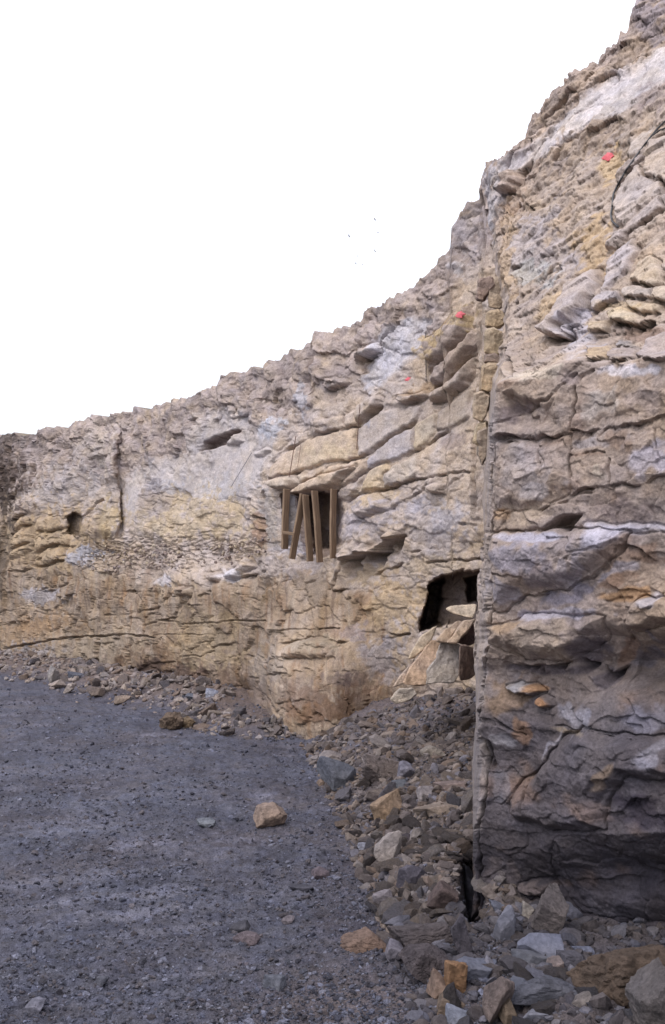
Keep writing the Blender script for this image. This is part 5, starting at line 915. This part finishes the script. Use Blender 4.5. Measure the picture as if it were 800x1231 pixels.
def stone_label(zn, col, s, x, y, g):
    l = sum(col) / 3; warm = col[0] - col[2]
    tone = 'pale' if l > 150 else 'dark' if l < 100 else 'mid'
    hue = {'pale': 'cream', 'mid': 'buff', 'dark': 'brown'}[tone] if warm > 12 else ({'pale': 'pale grey', 'mid': 'bluish grey', 'dark': 'dark grey'}[tone] if warm < -4 else {'pale': 'whitish', 'mid': 'dull grey', 'dark': 'charcoal'}[tone])
    px = CX + x / y * FPX; py = HY - (g - EYE) / y * FPX; w = s * 2 / y * FPX
    size = 'large' if w > 16 else 'medium' if w > 11 else 'small'
    if zn == 'strip':
        pl = [(60, 'left of the leaning pale stone'), (105, 'around the flat blue-grey slab'), (150, 'beside the mid-strip buff stone'), (205, 'behind the lumpy brown rock'), (240, 'below the vertical joint'), (290, 'between vertical joint and buttress'), (350, 'under the buttress left half'), (2000, 'under the buttress right half')]
        return f"{size} {hue} rubble stone " + next(b for a, b in pl if px < a)
    if zn == 'scree':
        pl = [(900, 'high on the scree'), (945, 'level with the dark pyramid boulder'), (985, 'level with the orange-buff boulder'), (1040, 'level with the upright pale slab'), (1085, 'left of the dark slot'), (3000, 'near the layered rocks')]
        sd = 'outer scree' if x - float(itp(np.array([y]), FOOT)[0]) < .45 else 'inner scree'
        return f"{size} {hue} stone {next(b for a, b in pl if py < a)}, {sd}"
    if zn == 'front':
        pl = [(560, 'left of the pointed brown stone'), (625, 'around the pointed grey slate'), (680, 'around the smooth pale slate'), (730, 'beside the brown boulder'), (2000, 'at the right edge of the heap')]
        return f"{size} {hue} stone {next(b for a, b in pl if px < a)}, {'upper' if py < 1150 else 'lower'} heap"
    return f"{size} {hue} loose stone on the {'left' if px < 150 else 'middle' if px < 300 else 'right'} floor, {'far' if py < 930 else 'half way' if py < 1050 else 'near'}"
LIM = {'strip': 110, 'scree': 120, 'front': 45, 'floor': 20}; cntz = dict.fromkeys(LIM, 0)
small = {k: [] for k in LIM}
for (k, s, x, y, zn), g in zip(cands, GZ):
    col = R.choice(ZONES[zn][3]); f = R.uniform(.85, 1.15); c3 = alb(*col) * f * (.8 if zn in ('front', 'scree') and y < 9.5 else 1)  # nearer scree and heap stones dimmed: weaker low light put into colour
    mc = np.mean([alb(*q) for q in ZONES[zn][3]], 0); c3 = c3 * .62 + mc * .38 * f
    rot = (R.uniform(-.5, .5), R.uniform(-.5, .5), R.uniform(0, 6.28)) if R.random() < .6 else (R.uniform(-1.5, 1.5), R.uniform(-1.2, 1.2), R.uniform(0, 6.28))
    if 6.9 < y < 8.3 and abs(x - .134 * y) < .10: continue
    if cntz[zn] < LIM[zn]:
        cntz[zn] += 1
        o = link(ZONES[zn][0], R.choice(variants), None, None, (x, y, g + s * .12)); o.rotation_euler = rot; o.scale = (s, s, s); o.color = (*c3, 1)
        tag(o, stone_label(zn, col, s, x, y, g), 'stone', ZONES[zn][2]); STONES.append((x / y, o))
    else: small[zn].append((x, y, g + s * .1, s, rot, c3))

same = {}
for a_, o in sorted(STONES, key=lambda t: t[0]): same.setdefault(o['label'], []).append(o)
ORD = ['', 'second', 'third', 'fourth', 'fifth', 'sixth', 'seventh', 'eighth', 'ninth', 'tenth', 'eleventh', 'twelfth', 'thirteenth', 'fourteenth', 'fifteenth', 'sixteenth', 'seventeenth', 'eighteenth', 'nineteenth', 'twentieth']
for lab, os_ in same.items():
    if len(os_) > 1:
        for i, o in enumerate(os_): o['label'] = lab + (', leftmost' if i == 0 else ', rightmost' if i == len(os_) - 1 else f', {ORD[i]} from left')

def merged(name, items, lvl, seed, label, mat, cat):
    items = sorted(items, key=lambda t: -t[3]); base1 = [rock_geo(seed + k, 1, (1, .75, .55), planes=7, spread=(.4, 1)) for k in range(12)]
    base = [rock_geo(seed + k, lvl, (1, .75, .55), planes=7, spread=(.4, 1)) for k in range(12)]
    Vs, Fs, Cs = [], [], []; off = 0
    for q, (x, y, z, s, rot, c3) in enumerate(items):
        V, F = (base if q < 1800 else base1)[int(abs(x * 1000)) % 12]
        m = np.array(Matrix.Rotation(rot[2], 3, 'Z') @ Matrix.Rotation(rot[1], 3, 'Y') @ Matrix.Rotation(rot[0], 3, 'X'))
        Vs.append(V @ m.T * s + np.array([x, y, z])); Fs.append(F + off); off += len(V); Cs.append(np.tile(c3, (len(V), 1)))
    o = link(name, mesh_np(name, np.concatenate(Vs), np.concatenate(Fs), np.concatenate(Cs), False), mat)
    return tag(o, label, cat, None, 'stuff')
merged('wall_foot_rubble', small['strip'], 2, 50, 'small broken stones filling the rubble strip under the left wall', M_ROCK, 'rubble')
merged('scree_rubble', small['scree'], 2, 60, 'small broken stones filling the scree bank', M_NEAR, 'rubble')
merged('heap_rubble', small['front'], 2, 70, 'small grey stones between the blocks of the lower right heap', M_NEAR, 'rubble')
# gravel: thousands of chips
chips = list(small['floor'])
n = 60000; px = rng.uniform(-60, 620, n); py = 1260 - 430 * rng.random(n) ** 1.25; yy = FPX * EYE / (py - HY); xx = (px - CX) / FPX * yy
dens = fbm(xx * .8, yy * .8, 3, seed=140) + .35 * ss(-1.2, .4, xx); ok = dens > rng.uniform(-.5, .75, n); xx, yy = xx[ok], yy[ok]; g = ground(xx, yy)[0]
sz = np.minimum(.0085 * np.exp(rng.normal(0, .55, len(xx))), .035) * (.6 + yy / 14)
for x, y, z, s in zip(xx, yy, g, sz):
    c3 = alb(*R.choice(((86, 89, 101), (102, 105, 120), (70, 71, 82), (96, 92, 97), (120, 123, 138)))) * R.uniform(.8, 1.2)
    chips.append((x, y, z + s * .15, s, (R.uniform(-.6, .6), R.uniform(-.6, .6), R.uniform(0, 6.28)), c3))
merged('gravel', chips, 1, 80, 'fine shale gravel strewn over the quarry floor', M_GROUND, 'gravel')
# small broken stones lying on the ledges and clinging to the foot of the opening
def ledge_rubble(name, poly, n, Dadd, smin, smax, cols, label, dfun):
    items = []; P = np.array(poly); a, b = P.min(0), P.max(0)
    while len(items) < n:
        x, y = R.uniform(a[0], b[0]), R.uniform(a[1], b[1])
        if sdf_poly(np.array([x]), np.array([y]), poly)[0] < 0: continue
        D = float(dfun(np.array([x]), np.array([y]))[0]) + Dadd + R.uniform(-.06, .05); p = at(x, y, D); s = R.uniform(smin, smax) * R.uniform(.5, 1)
        items.append((p.x, p.y, p.z, s, (R.uniform(-1, 1), R.uniform(-1, 1), R.uniform(0, 6.28)), alb(*R.choice(cols)) * R.uniform(.85, 1.15)))
    merged(name, items, 2, 90, label, M_ROCK, 'rubble')
ledge_rubble('ledge_rubble', [(95, 668), (130, 655), (215, 655), (300, 650), (325, 640), (325, 662), (290, 676), (240, 682), (190, 684), (110, 688)], 420, -.03, .02, .06, [(176, 158, 140), (160, 146, 136), (196, 180, 150), (150, 134, 126)], 'small buff debris lying on the ledge half way up the left wall', left_depth)

# ------------------------------------------------------------------ timber props in the old workings
def wood_material():
    m = bpy.data.materials.new('weathered_timber'); m.use_nodes = True; t = m.node_tree; n = t.nodes; b = n['Principled BSDF']; b.inputs['Roughness'].default_value = .85
    tcn = n.new('ShaderNodeTexCoord'); mp = n.new('ShaderNodeMapping'); mp.inputs['Scale'].default_value = (30, 30, 1.6); t.links.new(tcn.outputs['Object'], mp.inputs[0])
    ns = n.new('ShaderNodeTexNoise'); ns.inputs['Scale'].default_value = 3; ns.inputs['Detail'].default_value = 6; t.links.new(mp.outputs[0], ns.inputs['Vector'])
    r = n.new('ShaderNodeValToRGB'); r.color_ramp.elements[0].position = .3; r.color_ramp.elements[1].position = .75
    r.color_ramp.elements[0].color = (*(srgb((96, 76, 62))), 1); r.color_ramp.elements[1].color = (*(srgb((158, 134, 110))), 1); t.links.new(ns.outputs['Fac'], r.inputs[0]); t.links.new(r.outputs[0], b.inputs['Base Color'])
    return m
M_WOOD = wood_material()
def plank(name, p0, p1, D, wide, thin, yaw, label, cat):
    a, b = at(*p0, D), at(*p1, D); mid = (a + b) / 2; ax = (a - b); L = ax.length
    bm = bmesh.new(); bmesh.ops.create_cube(bm, size=1)
    for v in bm.verts:
        v.co.x *= thin; v.co.y *= wide; v.co.z *= L
    bmesh.ops.subdivide_edges(bm, edges=[e for e in bm.edges if e.calc_length() > .3], cuts=7)
    bmesh.ops.bevel(bm, geom=[e for e in bm.edges if len(e.link_faces) == 2 and e.calc_face_angle(0) > 1], offset=.005, segments=1, affect='EDGES')
    rr = random.Random(int(p0[0] * 10))
    for v in bm.verts: v.co.x += .004 * math.sin(v.co.z * 5 + p0[0]) + rr.uniform(-.0012, .0012); v.co.y += rr.uniform(-.002, .002)
    me = bpy.data.meshes.new(name); bm.to_mesh(me); bm.free()
    o = link(name, me, M_WOOD, None, mid)
    q = ax.normalized().to_track_quat('Z', 'Y'); o.rotation_mode = 'QUATERNION'
    zq = Matrix.Rotation(math.radians(yaw), 3, 'Z'); base = Vector((0, 0, 1)).rotation_difference(ax.normalized()).to_matrix(); o.rotation_quaternion = (base @ zq).to_quaternion()
    return tag(o, label, cat, 'timber boards propping the old opening' if cat == 'timber prop' else None)
props = [((344.5, 588), (342.5, 660), 'leftmost upright timber board in the old opening, carrying the short crosspiece'),
         ((364.5, 594), (351.5, 672), 'timber board leaning strongly to the left at its foot'),
         ((367.5, 595), (373, 675), 'middle timber board next to the leaning one, slanting right at its foot'),
         ((378.5, 590), (385, 676), 'timber board slanting right, fourth from the left end of the row'),
         ((401, 588), (400.5, 671), 'upright timber board standing apart at the right end of the row')]
for p0, p1, lab in props: plank('timber_prop', p0, p1, 16.35, .15, .036, -33, lab, 'timber prop')
plank('timber_crosspiece', (339, 640), (354, 642), 16.2, .05, .05, 0, 'short pale wooden crosspiece nailed low between the two left timber boards', 'timber piece')

# ------------------------------------------------------------------ rods, wires and paint marks
def simple_mat(name, c, rough=.7):
    m = bpy.data.materials.new(name); m.use_nodes = True; t = m.node_tree; b = t.nodes['Principled BSDF']; b.inputs['Roughness'].default_value = rough
    ns = t.nodes.new('ShaderNodeTexNoise'); ns.inputs['Scale'].default_value = 25; ns.inputs['Detail'].default_value = 5
    r = t.nodes.new('ShaderNodeValToRGB'); r.color_ramp.elements[0].color = (*(srgb(c) * .7), 1); r.color_ramp.elements[1].color = (*(srgb(c) * 1.15), 1)
    r.color_ramp.elements[0].position = .3; r.color_ramp.elements[1].position = .7; t.links.new(ns.outputs['Fac'], r.inputs[0]); t.links.new(r.outputs[0], b.inputs['Base Color']); return m
M_IRON = simple_mat('rusty_iron', (92, 66, 56)); M_CABLE = simple_mat('black_cable', (34, 32, 36), .5); M_RED = simple_mat('red_tag', (222, 104, 114), .6); M_BIRD = simple_mat('grey_feathers', (120, 120, 132)); M_PALE = simple_mat('grey_steel', (140, 136, 140), .5)
def tube(name, pts, rad, mat, seg=7):
    c = pts[0].copy(); bm = bmesh.new(); rings = []
    for i, p in enumerate(pts):
        d = (pts[min(i + 1, len(pts) - 1)] - pts[max(i - 1, 0)]).normalized(); s = d.cross(Vector((0, 1, .2))).normalized(); u = s.cross(d)
        rings.append([bm.verts.new(p - c + rad * (math.cos(a) * s + math.sin(a) * u)) for a in [2 * math.pi * k / seg for k in range(seg)]])
    for a, b in zip(rings, rings[1:]):
        for k in range(seg): bm.faces.new((a[k], a[(k + 1) % seg], b[(k + 1) % seg], b[k]))
    bm.faces.new(rings[0]); bm.faces.new(rings[-1][::-1]); bmesh.ops.recalc_face_normals(bm, faces=bm.faces)
    me = bpy.data.meshes.new(name); bm.to_mesh(me); bm.free(); return link(name, me, mat, None, c)
bpy.context.view_layer.update()
dg = bpy.context.evaluated_depsgraph_get()
def surf(px, py, off=.02):
    """real point on the rock seen through this photo pixel, pulled slightly out of the surface"""
    o = Vector((0, 0, EYE)); d = (at(px, py, 1.0) - o).normalized()
    ok, loc, nr, *_ = sc.ray_cast(dg, o, d)
    return loc - d * off if ok else at(px, py, 12)
def chain(pts, off, n=6):
    out = []
    for a, b in zip(pts, pts[1:]):
        for k in range(n): t = k / n; out.append(surf(a[0] * (1 - t) + b[0] * t, a[1] * (1 - t) + b[1] * t, off))
    out.append(surf(*pts[-1], off))
    for _ in range(2): out = [out[0]] + [(out[i - 1] + out[i] * 2 + out[i + 1]) / 4 for i in range(1, len(out) - 1)] + [out[-1]]
    return out
def hang(pts, off):
    P = chain(pts, off, 5); D = min(p.y for p in P); return P
tag(tube('cable', chain(Z(*B8, 860,20, 800,62, 760,100, 720,150, 660,230, 610,300, 570,372, 550,412, 546,470, 538,510, 545,545, 576,572), .05), .009, M_CABLE), 'black cable looping down over the rounded slabs at the upper right', 'cable')
tag(tube('cable', chain(Z(*B8, 860,80, 800,95, 770,108, 740,130), .05), .008, M_CABLE), 'short black cable joining the longer one at the right edge', 'cable')
def rod(a, b, rad, mat, nm, lab, cat, off=.06):
    rad = rad * .6
    A, B = surf(*a, off), surf(*b, off); D = min(A.y, B.y) - .02
    tag(tube(nm, [at(*a, min(A.y, D + .25)), at(*b, min(B.y, D + .25))], rad, mat), lab, cat)
rod((433, 486), (429, 540), .010, M_IRON, 'iron_rod', 'thin rusty rod hanging straight down the middle of the thin beds', 'rod')
rod((356, 524), (348, 573), .012, M_IRON, 'iron_rod', 'thin rusty rod down the left end of the big buff slab', 'rod')
rod((362, 534), (358, 562), .007, M_IRON, 'iron_rod', 'faint short rod just right of the longer one on the big buff slab', 'rod')
rod((512, 400), (512.5, 458), .010, M_CABLE, 'iron_rod', 'thin dark rod standing left of the thick curved beds', 'rod')
rod((303, 544), (278, 585), .012, M_PALE, 'steel_rod', 'grey rod leaning across the pale smooth rock face', 'rod')
def red_mark(px, py, r, lab, seed):
    c = surf(px, py, .035); rr = random.Random(seed); bm = bmesh.new(); n = 11; R_ = r * c.y / FPX
    pts = [((math.cos(2 * math.pi * k / n)) * R_ * rr.uniform(.75, 1.15), (math.sin(2 * math.pi * k / n)) * R_ * rr.uniform(.65, 1.0)) for k in range(n)]
    pts = [(x * (1.25 if k % 3 == 0 else .8), z * (1.2 if k % 4 == 1 else .85)) for k, (x, z) in enumerate(pts)]
    a = [bm.verts.new((x, rr.uniform(-.006, .006), z)) for x, z in pts]; b = [bm.verts.new((x, .03, z)) for x, z in pts]; ca = bm.verts.new((0, -.008, 0))
    for k in range(n): bm.faces.new((a[k], a[(k + 1) % n], ca)); bm.faces.new((a[(k + 1) % n], a[k], b[k], b[(k + 1) % n]))
    bm.faces.new(b); bmesh.ops.recalc_face_normals(bm, faces=bm.faces)
    me = bpy.data.meshes.new('red_marker'); bm.to_mesh(me); bm.free(); o = link('red_marker', me, M_RED, None, c); o.rotation_euler = (0, 0, math.radians(-30)); tag(o, lab, 'marker')
red_mark(731.5, 188, 6.5, 'largest red marker on the rough slope at the upper right', 1)
red_mark(553, 378, 5.4, 'red marker on the top curved bed left of the upright joint', 2)
red_mark(491, 456, 3.8, 'smallest red marker on rubble above the thin beds', 3)

# ------------------------------------------------------------------ distant gulls
def gull(px, py, span_px, roll, yaw, lab):
    D = 120.; c = at(px, py, D); s = span_px * D / FPX / 2
    bm = bmesh.new()
    prof = [(-.42, .01), (-.3, .05), (-.05, .085), (.2, .07), (.32, .05), (.40, .045), (.48, .008)]; rings = []
    for (y, r) in prof: rings.append([bm.verts.new((math.cos(a) * r * s, y * s, math.sin(a) * r * .85 * s + (.03 * s if y > .25 else 0))) for a in [k * math.pi / 3 for k in range(6)]])
    for a, b in zip(rings, rings[1:]):
        for k in range(6): bm.faces.new((a[k], a[(k + 1) % 6], b[(k + 1) % 6], b[k]))
    bm.faces.new(rings[0]); bm.faces.new(rings[-1])
    tl = [bm.verts.new(p) for p in ((-.1 * s, -.58 * s, 0), (.1 * s, -.58 * s, 0), (.03 * s, -.36 * s, .01 * s), (-.03 * s, -.36 * s, .01 * s))]; bm.faces.new(tl)
    bmesh.ops.recalc_face_normals(bm, faces=bm.faces)
    me = bpy.data.meshes.new('gull'); bm.to_mesh(me); bm.free(); o = link('gull', me, M_BIRD, None, c); o.rotation_euler = (.1, math.radians(roll), math.radians(yaw))
    for sd in (-1, 1):
        bw = bmesh.new(); secs = [(.04, .16, -.12, .03), (.35, .20, -.08, .24), (.65, .12, -.10, .20), (1.0, -.08, -.14, .04)]; up = []; dn = []
        for x, y0, y1, z in secs:
            up.append((bw.verts.new((sd * x * s, y0 * s, z * s)), bw.verts.new((sd * x * s, y1 * s, (z - .01) * s)))); dn.append((bw.verts.new((sd * x * s, y0 * s, (z - .025) * s)), bw.verts.new((sd * x * s, y1 * s, (z - .02) * s))))
        for i in range(3):
            bw.faces.new((up[i][0], up[i + 1][0], up[i + 1][1], up[i][1])); bw.faces.new((dn[i][0], dn[i][1], dn[i + 1][1], dn[i + 1][0]))
            bw.faces.new((up[i][0], dn[i][0], dn[i + 1][0], up[i + 1][0])); bw.faces.new((up[i][1], up[i + 1][1], dn[i + 1][1], dn[i][1]))
        bmesh.ops.recalc_face_normals(bw, faces=bw.faces); mw = bpy.data.meshes.new('wing'); bw.to_mesh(mw); bw.free(); link('wing', mw, M_BIRD, o)
    tag(o, lab, 'bird', 'gulls high over the quarry')
gull(451, 264, 8, 15, 70, 'small grey gull, highest of the flock over the wall')
gull(455, 280, 8, -20, 40, 'small grey gull at the right edge of the flock')
gull(420, 284, 9, 10, 80, 'small grey gull at the left edge of the flock')
gull(451, 302, 7, 25, 60, 'small grey gull low on the right of the flock')
gull(430, 308, 6, -10, 75, 'small grey gull in the lower middle of the flock')
gull(428, 317, 6, 20, 60, 'small grey gull, lowest of the flock to the left')
gull(436, 318, 6, -15, 50, 'small grey gull, lowest of the flock to the right')
